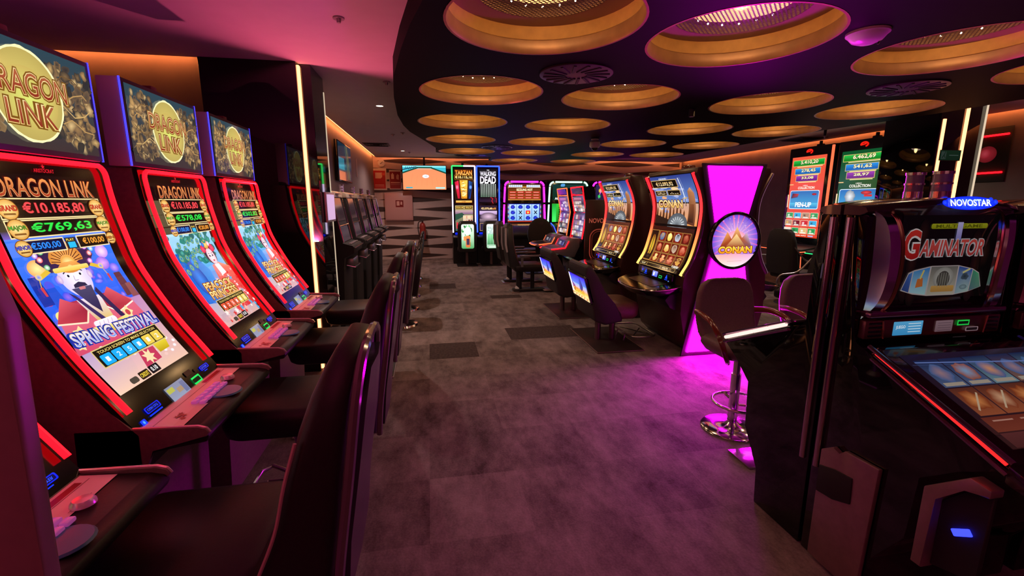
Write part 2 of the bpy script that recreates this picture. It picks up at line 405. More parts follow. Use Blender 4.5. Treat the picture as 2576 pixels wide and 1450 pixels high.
bulbs = [B().sph((0, 0, 0), .0050, 6).done('bulb', E('lamp_bulb', (1, .8, .5), 40.))]
rn = ['nearest', 'second', 'third', 'fourth', 'fifth', 'farthest']; cn = ['first', 'second', 'third', 'fourth']
lights = []
for i, (x, y, j, k) in enumerate([(x, y, j, k) for j, r in enumerate(HOLES) for k, (x, y) in enumerate(r)]):
    lab = 'gold recessed light, %s opening from left in the %s row of the black canopy' % (cn[k], rn[j])
    if i == 0: lt['label'] = lab; o = lt
    else: o = dup(lt, (x, y, CB), label=lab)
    lights.append((o, j))
for o, j in lights:
    if j > 1: continue
    for k in range(11):
        u = bulbs[0] if len(bulbs) == 1 else bulbs[0].copy()
        if u is not bulbs[0]: COL.objects.link(u)
        bulbs.append(u); u.parent = o; u.location = (.245*cos(2*pi*k/16+.2), .245*sin(2*pi*k/16+.2), .168)
# ------------------------------------------------------------------ left bank: curved cabinets facing the aisle (+x in their own frame)
ARC = Prof([(.29, .88), (.19, 1.04), (.11, 1.195), (.065, 1.30), (.04, 1.40), (.01, 1.55), (-.005, 1.69)])
def coin(a, x, y, r, t, c):
    a.ell(x, y, r*1.08, r, '6a3a10'); a.ell(x, y, r, r*.92, 'fff0b0', 'd89a3c'); a.ell(x, y+r*.1, r*.8, r*.55, 'ffe9a8', 'eab75c')
    a.text(t, x, y+r*.1, r*1.9, r*.5, c, out='5a1408', ow=.05); a.rect(x-r*.6, y-r*.52, x+r*.6, y-r*.36, '7a4a18')
def jackpot_rows(a, W, vals, k):
    """title, grand / major / minor / mini meters; k = text colour of the small meters"""
    a.text('DRAGON LINK', 0, .735, W*.93, .062, 'ffd890', 'c03020', out='3a0c04', ow=.05, bold=.02)
    a.text('DRAGON LINK', 0, .7355, W*.925, .060, 'a02018', 'f09a50', bold=.004)
    for y0, y1, t, c, h in ((.632, .700, vals[0], 'ff4a50', .042), (.572, .630, vals[1], '28e048', .036)):
        a.frame(-W*.5, y0, W*.5, y1, .004, 'ffe0a0', '120406'); a.rect(-W*.34, y0+.006, W*.34, y1-.006, '0a0405')
        a.text(t, 0, (y0+y1)/2, W*.60, h, c, c, out='5a0a0c' if c[0] == 'f' else '063a10', ow=.04, bold=.02)
    a.frame(-W*.44, .520, -W*.06, .566, .004, 'f6dca8', '081038'); a.text(vals[2], -W*.24, .543, W*.27, .026, '2c8cff', out='04123c', bold=.02)
    a.frame(W*.07, .520, W*.42, .566, .004, 'f6dca8', '140c06'); a.text(vals[3], W*.25, .543, W*.25, .026, 'ffa438', out='3a1a04', bold=.02)
    a.rect(-W*.055, .523, W*.06, .562, '1c2030'); a.text('PLAY', 0, .554, W*.08, .009, 'ffe040'); a.rect(-W*.035, .526, W*.04, .546, '22b8f0')
    coin(a, -W*.43, .664, .034, 'GRAND', 'd8281c'); coin(a, W*.43, .664, .034, 'GRAND', 'd8281c')
    coin(a, -W*.42, .600, .034, 'MAJOR', '1a9c28'); coin(a, W*.43, .600, .032, 'MAJOR', '1a9c28')
    coin(a, -W*.45, .540, .027, 'MINOR', '2848c8'); coin(a, W*.45, .544, .023, 'MINI', 'b05c14')
def selector(a, W, y, cols, x0=-.19, x1=.14):
    a.frame(x0-.012, y-.03, x1+.012, y+.042, .004, 'd8c078', '17120c')
    a.text('TOUCH SCREEN TO MAKE SELECTION', (x0+x1)/2, y+.027, (x1-x0)*.95, .011, 'e8cc70', bold=.015)
    n = len(cols); w = (x1-x0)/n
    for i, c in enumerate(cols):
        a.rr(x0+i*w+.003, y-.024, x0+(i+1)*w-.003, y+.016, .005, c); a.text(str((1, 2, 5, 1, 1, 2)[i]), x0+(i+.5)*w, y-.004, w*.28, .018, 'e8f4ff', bold=.01)
def credit_bar(a, W):
    a.rr(-.165, .008, -.125, .030, .008, '4a4038'); a.rr(-.115, .004, -.062, .034, .004, '2a1c14'); a.text('CREDIT', -.088, .019, .044, .016, 'f0d040', bold=.02)
    a.rr(-.056, .004, -.002, .036, .004, '181018'); a.text('0.10', -.029, .021, .034, .018, 'ffffff', bold=.02)
def art_spring(W):
    a = Art(); H = .775
    a.rect(-W/2, 0, W/2, .78, '120608'); a.rect(-W/2, .28, W/2, .60, '1c58e8', '3a7cff'); a.rect(-W/2, .575, W/2, .60, '6a4ac0', '120608')
    a.poly([(-W/2, 0), (W/2, 0), (W/2, .30), (-W/2, .30)], ['f2c8b0', 'e8bca8', 'c088b8', '3c50d8'])
    random.seed(3)
    for i in range(26):
        a.ell(random.uniform(-W/2+.03, W/2-.03), random.uniform(.31, .52), random.uniform(.008, .022), random.uniform(.008, .022), random.choice(['4a86ff', '9a6ae8', 'e080d0', '3a5af0', 'b090ff']), random.choice(['2a50e8', '5a50d8']))
    for x, y, r, c, d in ((-.155, .475, .034, 'fff0a0', 'f0a860'), (-.185, .44, .016, 'f6a0d0', 'b060c0'), (.15, .50, .030, 'ffe0ff', 'c08af0'), (.13, .455, .030, 'e8a8ff', '9060e0'), (.175, .43, .022, 'c8a0ff', '6a5ae8'), (-.06, .475, .024, 'ffb0c0', 'b070d0'), (-.19, .36, .014, 'ff7060', 'c03040')):
        a.ell(x, y, r*1.05, r*.85, c, d)
    # roofs and sky shapes at the left
    for i, (x, y, w, h, c) in enumerate(((-.19, .40, .05, .10, '1030a0'), (-.15, .37, .05, .07, '2050d0'), (.17, .36, .05, .10, '603040'), (.19, .33, .04, .06, '8a4a50'))):
        a.poly([(x-w/2, y-h/2), (x+w/2, y-h/2), (x+w*.35, y+h/2), (x-w*.35, y+h/2)], c)
    a.rr(-.205, .235, -.150, .325, .02, 'ecd060', 'f8e890'); a.rect(-.205, .262, -.150, .27, 'c08020'); a.rr(-.175, .215, -.125, .275, .015, 'd03830', 'e86848')
    # robed figure
    cx = -.035
    a.poly([(cx-.20, .17), (cx+.21, .17), (cx+.185, .30), (cx+.10, .345), (cx-.10, .345), (cx-.17, .30)], ['d04868', 'd85070', 'e06880', 'a82848', 'a82848', 'e06880'])
    a.poly([(cx-.185, .285), (cx-.11, .365), (cx-.03, .31), (cx-.075, .262)], ['c03848', 'e05868', '98203a', 'b02c40']); a.line([(cx-.185, .285), (cx-.075, .262), (cx-.03, .31)], .006, 'ffe0c0')
    a.poly([(cx+.185, .285), (cx+.11, .365), (cx+.03, .31), (cx+.085, .262)], ['c03848', 'e05868', '98203a', 'b02c40']); a.line([(cx+.185, .285), (cx+.085, .262), (cx+.03, .31)], .006, 'fff0e0')
    a.poly([(cx-.055, .345), (cx+.055, .345), (cx+.045, .25), (cx+.0, .215), (cx-.03, .25)], ['e8d8ec', 'e8d8ec', 'e0c060', 'c89830', 'd8b050'])
    a.poly([(cx-.065, .375), (cx-.045, .36), (cx+.02, .235), (cx+.0, .225)], '3a2860'); a.poly([(cx+.06, .375), (cx+.045, .36), (cx+.075, .245), (cx+.10, .24)], '2c2050')
    for x, y, r, k in ((-.13, .235, .03, 5), (.12, .25, .03, 5), (-.165, .20, .022, 5)): a.star(cx+x, y, r, 'f0dca0', k, .6); a.ell(cx+x, y, r*.4, r*.4, 'c84048')
    # hands over a gold bar
    a.poly([(cx-.075, .205), (cx+.09, .205), (cx+.11, .245), (cx+.0, .235), (cx-.09, .24)], ['d8a828', 'e8c040', 'fff098', 'c89028', 'fff098'])
    a.rr(cx-.06, .232, cx+.05, .258, .012, 'f4dcf0', 'fff0ff')
    for i in range(4): a.line([(cx-.04+.02*i, .236), (cx-.032+.02*i, .252)], .002, 'b090b0')
    # head, beard, hat
    a.ell(cx, .425, .066, .078, 'fff4ff', 'd8c8f0'); a.poly([(cx-.045, .385), (cx+.045, .385), (cx+.03, .325), (cx+.012, .28), (cx-.012, .315)], ['4a4468', '4a4468', '342c58', '241c48', '342c58'])
    a.poly([(cx-.026, .398), (cx, .406), (cx+.026, .398), (cx+.030, .386), (cx-.030, .386)], '2c2648'); a.rr(cx-.014, .376, cx+.014, .387, .004, 'd07880'); a.line([(cx-.004, .43), (cx-.008, .412), (cx+.008, .412)], .003, 'b8a0c8')
    for s in (-1, 1):
        a.ell(cx+s*.026, .432, .011, .006, 'ffffff'); a.ell(cx+s*.026, .432, .005, .005, '201830'); a.line([(cx+s*.012, .444), (cx+s*.028, .450), (cx+s*.042, .442)], .004, '2a2440'); a.ell(cx+s*.066, .425, .010, .016, 'f0d8e8', 'c8a8d8')
        a.poly([(cx+s*.07, .46), (cx+s*.135, .435), (cx+s*.15, .445), (cx+s*.13, .452), (cx+s*.07, .478)], 'e0b838'); a.line([(cx+s*.14, .44), (cx+s*.15, .41)], .003, 'e0b838'); a.ell(cx+s*.138, .446, .012, .011, '5a80ff', 'f0d060'); a.poly([(cx+s*.144, .412), (cx+s*.156, .412), (cx+s*.154, .380), (cx+s*.146, .380)], 'd04048')
    a.poly([(cx-.085, .452), (cx+.085, .452), (cx+.125, .495), (cx+.10, .545), (cx+.04, .535), (cx-.04, .535), (cx-.10, .545), (cx-.125, .495)], '38204c')
    a.ell(cx, .492, .072, .052, 'f8b060', 'd88838', 24); a.ell(cx, .478, .03, .024, 'fff0a0', 'e8a040', 18)
    for i in range(13):
        t = R(6+14*i); a.line([(cx+.032*cos(t), .480+.026*sin(t)), (cx+.068*cos(t), .482+.056*sin(t))], .003, '5a2418')
    a.rr(cx-.078, .448, cx+.078, .465, .006, 'e8c048', 'f8e080')
    for x, y, c in ((-.108, .50, 'e83838'), (.108, .50, 'e83838'), (-.095, .525, '38b050'), (.095, .525, 'c048d8'), (-.06, .540, 'c04848'), (.06, .540, '3858e0'), (0, .548, 'e05090'), (-.095, .472, '40b060'), (.095, .472, 'd040c0'), (-.03, .545, '40c0b0'), (.03, .545, 'e8a030'), (-.122, .515, 'a040d0'), (.122, .515, '30a0e0')): a.ell(cx+x, y, .011, .010, 'ffffff', c)
    # coins, dragon patch, cup
    for i in range(16): a.ell(random.uniform(-W/2+.02, W/2-.02), random.uniform(.03, .17), .010, .007, 'ffffff', 'e8d0d8')
    a.poly([(-.05, .035), (.05, .04), (.055, .095), (-.03, .098)], 'c03858'); a.star(0, .067, .034, 'f0d8a8', 7, .5); a.poly([(.065, .06), (.13, .062), (.15, .115), (.06, .115)], ['b89810', 'c8a810', 'f0dc40', 'f0dc40'])
    a.text('SPRING FESTIVAL', -.025, .205, W*.94, .050, 'fff2d0', 'f0c878', out='1830a0', ow=.09, bold=.025, rot=-.06, arc=-.004)
    a.text('SPRING FESTIVAL', -.025, .205, W*.93, .046, '6a86f0', 'e8e8ff', bold=.0, rot=-.06, arc=-.004)
    selector(a, W, .128, ['18a8f0', '18a8f0', '28b0f4', '28b0f4', 'e8c850', 'e8c850']); credit_bar(a, W)
    jackpot_rows(a, W, ('€10.185,80', '€769,63', '€500,00', '€100,00'), 0); return a
def art_peacock(W, vals):
    a = Art(); random.seed(11)
    a.rect(-W/2, 0, W/2, .78, '120608'); a.rect(-W/2, .0, W/2, .30, 'd8a8a0', '4a9ae0'); a.rect(-W/2, .30, W/2, .53, '4aa8e8', 'a8d8f4')
    a.poly([(-W/2, .15), (-.05, .12), (.02, .30), (-.06, .42), (-W/2, .44)], ['1868d0', '3080e0', '4a98e8', '2078d8', '1058b8'])
    for i in range(40): a.ell(random.gauss(-.12, .05) if i % 2 else random.gauss(.10, .07), random.uniform(.36, .52), .024, .018, random.choice(['2a8a78', '3aa890', '1c6a70', '58b8a8', '2c7c60']), random.choice(['1c5c60', '2c8078']), 9, .2)
    a.ell(-.14, .28, .06, .10, '3a8cf0', '1448b0', 20, .05); a.ell(-.11, .375, .022, .026, '4a9cff', '1c50c0'); a.poly([(-.092, .38), (-.066, .372), (-.09, .368)], 'f0c040')
    for i in range(24):
        t = R(20+7*i); r = .10+.055*(i % 3); x, y = -.02+r*cos(t)*.9, .33+r*sin(t)
        a.ell(x, y, .016, .019, 'd8c840', '2a9080', 12); a.ell(x, y, .008, .010, '2038b0', '28b0c0', 10)
    cx = .07                                            # a costumed lady
    a.poly([(cx-.10, .05), (W/2, .05), (W/2, .30), (cx+.05, .34), (cx-.03, .33)], ['e03838', 'c82830', 'f06058', 'f8a090', 'f07068'])
    for i in range(60): a.star(random.uniform(cx-.09, W/2-.012), random.uniform(.06, .30), random.uniform(.008, .02), random.choice(['f8e0d8', 'd82028', 'ff8878', 'f0b8c8', '48b0e8', 'ffffff']), 4, .35, random.random())
    a.ell(cx, .395, .056, .066, '2c1c34', '3c2848'); a.ell(cx+.004, .378, .038, .050, 'fff0f4', 'f4c0d0'); a.poly([(cx-.02, .33), (cx+.03, .33), (cx+.05, .27), (cx-.01, .26)], 'ffe8f0')
    for s in (-1, 1): a.ell(cx+.004+s*.015, .382, .007, .005, '30204a'); a.line([(cx+.004+s*.007, .394), (cx+.004+s*.022, .396)], .003, '3a2030')
    a.ell(cx+.004, .352, .009, .005, 'e02848'); a.line([(cx+.003, .375), (cx+.001, .366)], .002, 'e0a0b0')
    for x, y, r, c, d in ((-.045, .425, .024, 'ff5a80', 'e02048'), (.05, .425, .024, 'ff5a80', 'e02048'), (0, .45, .030, 'ffe080', 'd08838'), (0, .475, .018, '40c0a0', '187868'), (-.03, .45, .014, '50a0f0', '2048c0'), (.03, .452, .014, 'ffffff', 'f0a0c0')): a.ell(cx+x, y, r, r, c, d, 14, .1)
    for t, y in (('PEACOCK', .222), ('PRINCESS', .172)):
        a.text(t, -.04, y, W*.66, .046, 'ffe8a0', 'ffc040', out='8a4408', ow=.08, bold=.025, rot=-.05); a.text(t, -.04, y, W*.655, .044, 'd07818', 'fff0b0', bold=.0, rot=-.05)
    selector(a, W, .105, ['e05838', 'e05838', 'e8684a', 'e8684a', 'f0d068', 'f0d068'], -.17, .13)
    for i in range(20): a.star(random.uniform(-W/2+.02, W/2-.02), random.uniform(.01, .07), random.uniform(.012, .022), random.choice(['e86858', 'f0b0a8', '50a8d8', 'f8e8e0', 'd83838']), 5, .5)
    credit_bar(a, W); jackpot_rows(a, W, vals, 0); return a
def soft_lens(name, parent):
    """red light channel running up both sides of the glass and across its top"""
    path = []; hw = .285; rr = .04
    n = 26
    for i in range(n): p = ARC.at(-.02+(ARC.L-rr+.02)*i/(n-1), .016); path.append((p.x, -hw, p.y))
    for i in range(1, 5): t = pi/2*i/5; p = ARC.at(ARC.L-rr+rr*sin(t), .016); path.append((p.x, -hw+rr*(1-cos(t)), p.y))
    path += [(q[0], -q[1], q[2]) for q in reversed(path)]
    return B().tube(path, .0095, 8).done(name, RED, parent)
SIDE = [(p.x-.02, p.y) for p in [ARC.at(ARC.L*i/14) for i in range(15)]]
def arc_machine(name, label, y, art, es):
    t = thing(name, label, 'slot machine', (-1.30, y, 0), 0, 'curved slot machines with red light frames in the left bank')
    top = [(-.025, 1.704), (-.15, 1.704), (-.16, 1.45), (-.13, 1.2), (-.16, .9), (-.20, .75), (-.20, .0), (.22, .0), (.25, .62), (.34, .67), (.345, .80)]
    b = B(); b.prism(SIDE[:]+top, -.305, .305, 'y', .004, 1); b.done('cabinet', CAB, t)
    # black glass covering the curved front
    b = B(); rings = []
    for i in range(25):
        s = -.10+(ARC.L+.112)*i/24
        if s < 0: q = ARC.at(0)+(ARC.at(0)-ARC.at(.02)).normalized()*(-s)*.98; q2 = q
        elif s > ARC.L: q = ARC.at(ARC.L)+(ARC.at(ARC.L)-ARC.at(ARC.L-.02)).normalized()*(s-ARC.L)
        else: q = ARC.at(s)
        d = ARC.at(min(max(s, .01), ARC.L), 1)-ARC.at(min(max(s, .01), ARC.L)); p = q
        rings.append([(p.x-.018*d.x, -.300, p.y-.018*d.y), (p.x, -.300, p.y), (p.x, .300, p.y), (p.x-.018*d.x, .300, p.y-.018*d.y)])
    b.loft(rings); b.done('front_glass', BLK, t)
    soft_lens('light_frame', t)
    art.build('screen', ARC.map(.004, .042, -.028), es, t, 24, .78)
    # maker's mark in red above the picture
    a = Art(); a.text('ARISTOCRAT', 0, .838, .085, .013, 'd01828', bold=.02); a.star(0, .852, .009, 'd01828', 5, .45, pi/2); a.build('maker_mark', ARC.map(.004, 0, 0), SCR, t)
    # deck with side wings
    b = B(); b.prism([(.30, .812), (.50, .800), (.535, .790), (.545, .775), (.535, .755), (.37, .735), (.345, .67), (.20, .67), (.20, .812)], -.298, .298, 'y', .003, 1); dk = b.done('button_deck', VINYL, t)
    for s in (-1, 1):
        b = B(); b.prism([(.16, .827), (.515, .814), (.540, .805), (.549, .790), (.540, .778), (.372, .742), (.345, .665), (.15, .68)], s*.298-.007*(1 if s > 0 else 1), s*.298+.007, 'y', .002, 1); b.done('wing', CAB, t)
        b = B(); b.tube([(.17, s*.298, .8275), (.515, s*.298, .8145), (.540, s*.298, .8055), (.550, s*.298, .790)], .0042, 6); b.done('wing_edge', M('pale_edge', (.8, .62, .6), .25, .6), t)
    mp = plane_map((.395, 0, .8085), (0, 1, 0), (-.2, 0, .0125))
    a = Art(.0002); a.rect(-.285, -.028, .285, .062, 'e8ccd0', 'f0d4d8'); a.rect(-.285, -.060, -.09, -.028, 'e0c0c4'); a.line([(-.27, .03), (.27, .03)], .002, '6a4048'); a.rect(.11, .034, .25, .052, '8a2030')
    for i in range(8): a.star(-.20+random.uniform(-.03, .03), -.02+random.uniform(-.02, .02), .012, '8a2028', 5, .4, i)
    for i in range(4): a.line([(.02+.05*i, -.02), (.05+.05*i, -.02)], .0015, '70484c')
    a.build('deck_print', mp, PRT, dk)
    btn = None
    BT = M('deck_button', (.50, .25, .52), .2, emit=(.8, .12, .6), es=.22)
    for r in range(2):
        for k in range(6):
            if btn is None: btn = B().box((0, 0, 0), (.021, .028, .012), .004).done('button', BT, t); q = btn
            else: q = btn.copy(); COL.objects.link(q)
            q.parent = t; q.location = (.41+.028*r, -.085+.034*k, .8125-.0017*r)
    b = B(); b.lathe([(.0001, .016), (.02, .015), (.026, .008), (.027, 0)], (.425, .155, .8085), 20); b.done('play_button', M('play_button', (.5, .42, .5), .25, .4, emit=(.6, .05, .1), es=.15), t)
    b = B(); b.lathe([(.0001, .006), (.055, .005), (.06, 0)], (.47, .02, .803), 24); b.done('hand_rest', M('teal_pad', (.03, .16, .34), .35), t)
    # lit icons, small display and slots on the strip below the picture
    f = lambda u, v: ARC.at(0)+(ARC.at(0)-ARC.at(.02)).normalized()*v
    nn = ARC.at(.0, 1)-ARC.at(0)
    def strip(u, v, h): q = f(u, v)+nn*(.003+h); return V((q.x, u, q.y))
    a = Art(); 
    a.rr(-.265, .062, -.240, .085, .004, '1030ff'); a.ell(-.252, .073, .006, .008, '60b0ff', '1848ff')
    a.rr(-.215, .036, -.135, .060, .005, '0820e0'); a.rr(-.210, .039, -.140, .057, .004, '04083c'); a.text('CASH OUT', -.175, .048, .058, .009, '2c50ff'); a.rect(-.215, .066, -.14, .071, '0c30ff')
    a.rr(.175, .030, .240, .050, .005, '0820e0'); a.rr(.180, .033, .235, .047, .004, '04083c'); a.text('PLAYER', .207, .040, .042, .008, '2c50ff'); a.rect(.19, .055, .215, .058, '0c30ff')
    a.build('blue_icons', strip, SCRB, t)
    a = Art(); a.rect(-.075, .022, .045, .082, '9aa0c0', 'b0b8d8'); a.rect(-.07, .03, -.03, .05, 'd8d860'); a.rect(-.02, .045, .03, .065, 'c8a888'); a.rect(.015, .03, .042, .078, '8088b8'); a.build('small_display', strip, SCRD if es is SCRD else screen_mat('mid_screen', .75), t)
    a = Art(); a.frame(.085, .048, .145, .080, .007, '18e060', '041808'); a.rect(.085, .056, .094, .072, '041808'); a.build('bill_slot', strip, SCR, t)
    a = Art(); a.rr(.075, .012, .12, .034, .004, '48282c'); a.ell(.145, .03, .008, .008, '3a2024'); a.build('card_reader', strip, print_mat('reader', .3), t)
    return t
LW = .435
ml = arc_machine('slot_machine', 'slot machine with red light frame, Spring Festival robed man on its lit screen', 1.85, art_spring(LW), SCR)
arc_machine('slot_machine', 'slot machine with Peacock Princess screen beside the Spring Festival one', 2.68, art_peacock(LW, ('€10.185,80', '€578,08', '€100,00', '€20,00')), SCR)
arc_machine('slot_machine', 'slot machine with Peacock Princess screen nearest the black column', 3.505, art_peacock(LW, ('€10.185,80', '€502,82', '€100,00', '€20,00')), SCR)
arc_machine('slot_machine', 'slot machine mostly hidden behind the pinkish panel at lower left', 1.02, art_peacock(LW, ('€10.185,80', '€612,40', '€100,00', '€20,00')), SCR)

# jackpot displays hung above the machines
def art_dragon():
    a = Art(.00002); random.seed(5); W, H = .60, .335
    a.rect(-W/2, -H/2, W/2, H/2, '3a3030', '2c4450')
    for i in range(340):
        s = random.choice((-1, 1)); x = s*random.uniform(.10, .285); y = random.uniform(-.155, .14); r = random.uniform(.005, .020)
        if abs(y) > .16-.35*abs(abs(x)-.2): continue
        a.ell(x, y, r*1.4, r, random.choice(['b8925a', '7a6244', 'c8a46a', '4c4238', '94744c', '3a3630', 'd8b880', '2c2c30']), random.choice(['4a4038', '6a5440', '30302f', '866a48']), 9, .3, random.random()*3)
    a.step = .0002
    for s in (-1, 1):
        for k in range(4):
            P = [(s*(.13+.035*j+.01*sin(j*2+k)), -.07+.05*k+.02*sin(j*1.3+k*2)) for j in range(5)]; a.line(P, .004, random.choice(['b89058', 'c8a468', '6a5030']))
    a.ell(0, 0, .142, .150, 'f4e478', 'f8f0b8', 48, .015); a.ell(0, 0, .134, .142, 'd8c86a', 'b8a458', 48); a.ell(0, -.01, .115, .10, 'd8e070', 'c4ac5c', 40)
    for t, y, w in (('DRAGON', .035, .33), ('LINK', -.06, .20)):
        a.text(t, 0, y, w, .078, 'e8c878', 'f0dca0', out='7a5018', ow=.06, bold=.025); a.text(t, 0, y, w*.985, .073, '8a2c1c', 'a85838', bold=-.002)
    return a
def jackpot_display(label, y):
    t = thing('jackpot_display', label, 'screen', (-1.30, y, 1.895), 0, 'Dragon Link jackpot displays above the left bank')
    W, H = .64, .375
    b = B(); b.box((-.045, 0, 0), (.085, W, H), .004); b.done('housing', M('display_grey', (.42, .38, .44), .45), t)
    b = B(); b.box((-.0, 0, 0), (.012, W-.004, H-.004), .002); b.done('bezel', SAT, t)
    art_dragon().build('screen', plane_map((.0075, 0, 0), (0, 1, 0), (0, 0, 1)), SCR, t)
    for s in (-1, 1): B().box((.004, s*(W/2+.001), 0), (.007, .004, H)).done('light_strip', E('violet_blue_led', (.06, .05, 1), 1.6), t, False)
    b = B(); b.box((-.105, 0, -.155), (.05, .16, .068), .004); b.box((-.10, 0, -.05), (.03, .2, .2), .004); b.done('bracket', SAT, t)
    b = B(); b.box((-.05, .0, H/2+.014), (.05, .05, .028), .004); b.done('sensor', M('dark_red_plastic', (.10, .02, .015), .4), t)
jackpot_display('jackpot display above the Spring Festival slot machine, cut by the left edge', 1.83)
jackpot_display('jackpot display above the Peacock Princess machine beside Spring Festival', 2.655)
jackpot_display('smallest jackpot display, on the black column side of the left bank', 3.46)

# panel close to the camera at lower left
pp = thing('partition_panel', 'pinkish blurred upright panel at the lower left edge of the photo', 'panel', (-.93, .69, 0))
b = B(); b.prism([(-.42, .012), (.30, .012), (.358, .98), (.38, 1.40), (.36, 1.50), (.30, 1.52), (-.42, 1.52)], -.014, .014, 'y', .006, 2); b.done('panel', M('panel_laminate', (.22, .13, .12), .5, noise=.05), pp)
b = B(); b.box((0, 0, .01), (.55, .30, .02), .004); b.done('foot', SAT, pp)

# ------------------------------------------------------------------ high-backed chairs along the left bank (front towards +x in their own frame)
def high_chair(label):
    t = thing('gaming_chair', label, 'chair', (0, 0, 0), pi, 'dark high chairs along the left bank')
    # backrest: stacked rounded sections leaning backwards
    secs = []
    for z, xr, xf, w in ((.50, -.40, -.10, .245), (.58, -.405, -.16, .252), (.66, -.415, -.235, .255), (.78, -.435, -.285, .252), (.90, -.45, -.315, .247), (1.00, -.465, -.345, .238), (1.08, -.477, -.375, .222), (1.14, -.486, -.405, .19), (1.175, -.490, -.425, .145), (1.19, -.488, -.44, .09)):
        secs.append([(p[0], p[1], z+.012*(p[0]-xr)/(xf-xr)) for p in rrect(xf-xr, 2*w, min(.045, (xf-xr)*.45), 4, (xr+xf)/2, 0)])
    b = B(); b.loft(secs); b.done('backrest', VINYL, t, True, 60)
    b = B(); P = [(-.405, s*.24, z) for s, z in ()]
    path = [(-.405, .247, .50), (-.42, .254, .66), (-.455, .246, .90), (-.475, .222, 1.06), (-.487, .17, 1.155), (-.492, .09, 1.188), (-.492, 0, 1.192)]
    path = spline(path, 5); path += [V((p.x, -p.y, p.z)) for p in reversed(path[:-1])]
    b.tube([(p.x-.004, p.y, p.z) for p in path], .013, 8); b.done('back_trim', M('trim_lacquer', (.12, .09, .10), .15, .2, coat=.6), t)
    # rear shell
    b = B(); rr_ = []
    for z, x, w in ((.52, -.412, .19), (.70, -.430, .20), (.90, -.462, .195), (1.05, -.482, .165), (1.13, -.492, .11)): rr_.append([(x-.016, -w, z), (x-.022, 0, z), (x-.016, w, z), (x+.012, w, z), (x+.012, -w, z)])
    b.loft(rr_); b.done('rear_shell', M('shell_plastic', (.03, .025, .03), .25), t, True, 60)
    for s in (-1, 1):                                   # piping on the front edges
        b = B(); b.tube(spline([(-.235, s*.250, .66), (-.285, s*.248, .78), (-.315, s*.243, .90), (-.345, s*.233, 1.0)], 5), .0045, 6); b.done('piping', M('pale_piping', (.45, .26, .26), .4), t)
    secs = []
    for z, g in ((.50, -.02), (.515, 0), (.56, .012), (.60, .010), (.625, -.006), (.635, -.03)): secs.append([(p[0], p[1], z+.008*cos(p[1]*6)) for p in rrect(.50+2*g, .46+2*g, .09+g, 5, .02, 0)])
    b = B(); b.loft(secs); b.done('seat', VINYL, t, True, 60)
    b = B(); b.cyl((0, 0, .05), (0, 0, .50), .032); b.cyl((0, 0, .012), (0, 0, .05), .07, .045); b.done('pedestal', STL, t)
    b = B(); b.box((0, 0, .488), (.30, .26, .022), .004); b.done('seat_plate', SAT, t)
    b = B(); b.box((0, 0, .008), (.54, .50, .012), .003); b.done('base_plate', M('base_black', (.04, .03, .03), .35, .3), t)
    b = B(); b.tube([(-.271, -.25, .010), (-.271, .25, .010), (.271, .25, .010), (.271, -.25, .010)], .007, 6, True); b.done('plate_edge', M('plate_edge', (.62, .50, .52), .3, .8), t)
    b = B(); b.tube([(.03, -.03, .16), (.20, -.15, .16), (.24, -.10, .16), (.24, .10, .16), (.20, .15, .16), (.03, .03, .16)], .011, 8); b.done('footrest', STL, t)
    return t
ch = high_chair('dark high-backed chair, nearest of the row before the left bank')
nm = ['second', 'third', 'fourth', 'fifth']
ch.location = (-.67, 1.26, 0)
for i in range(3): dup(ch, (-.67+.03*(i == 2), 2.23+.97*i, 0), label='dark high-backed chair, %s from the camera before the left machines' % nm[i])
# ------------------------------------------------------------------ notice on the column, dark machines along the rear left wall
nb = tag(B().box((-.931, 4.58, 1.50), (.022, .37, .275), .003).done('notice_board', M('pale_frame', (.55, .42, .52), .3, .5)), 'pale lilac notice in a slim frame on the black column', 'notice')
B().box((-.9195, 4.58, 1.50), (.002, .325, .235)).done('sheet', M('lilac_paper_glow', (.62, .50, .70), .6, emit=(.5, .34, .6), es=1.0), nb)  # paper given its own glow in place of light falling on it

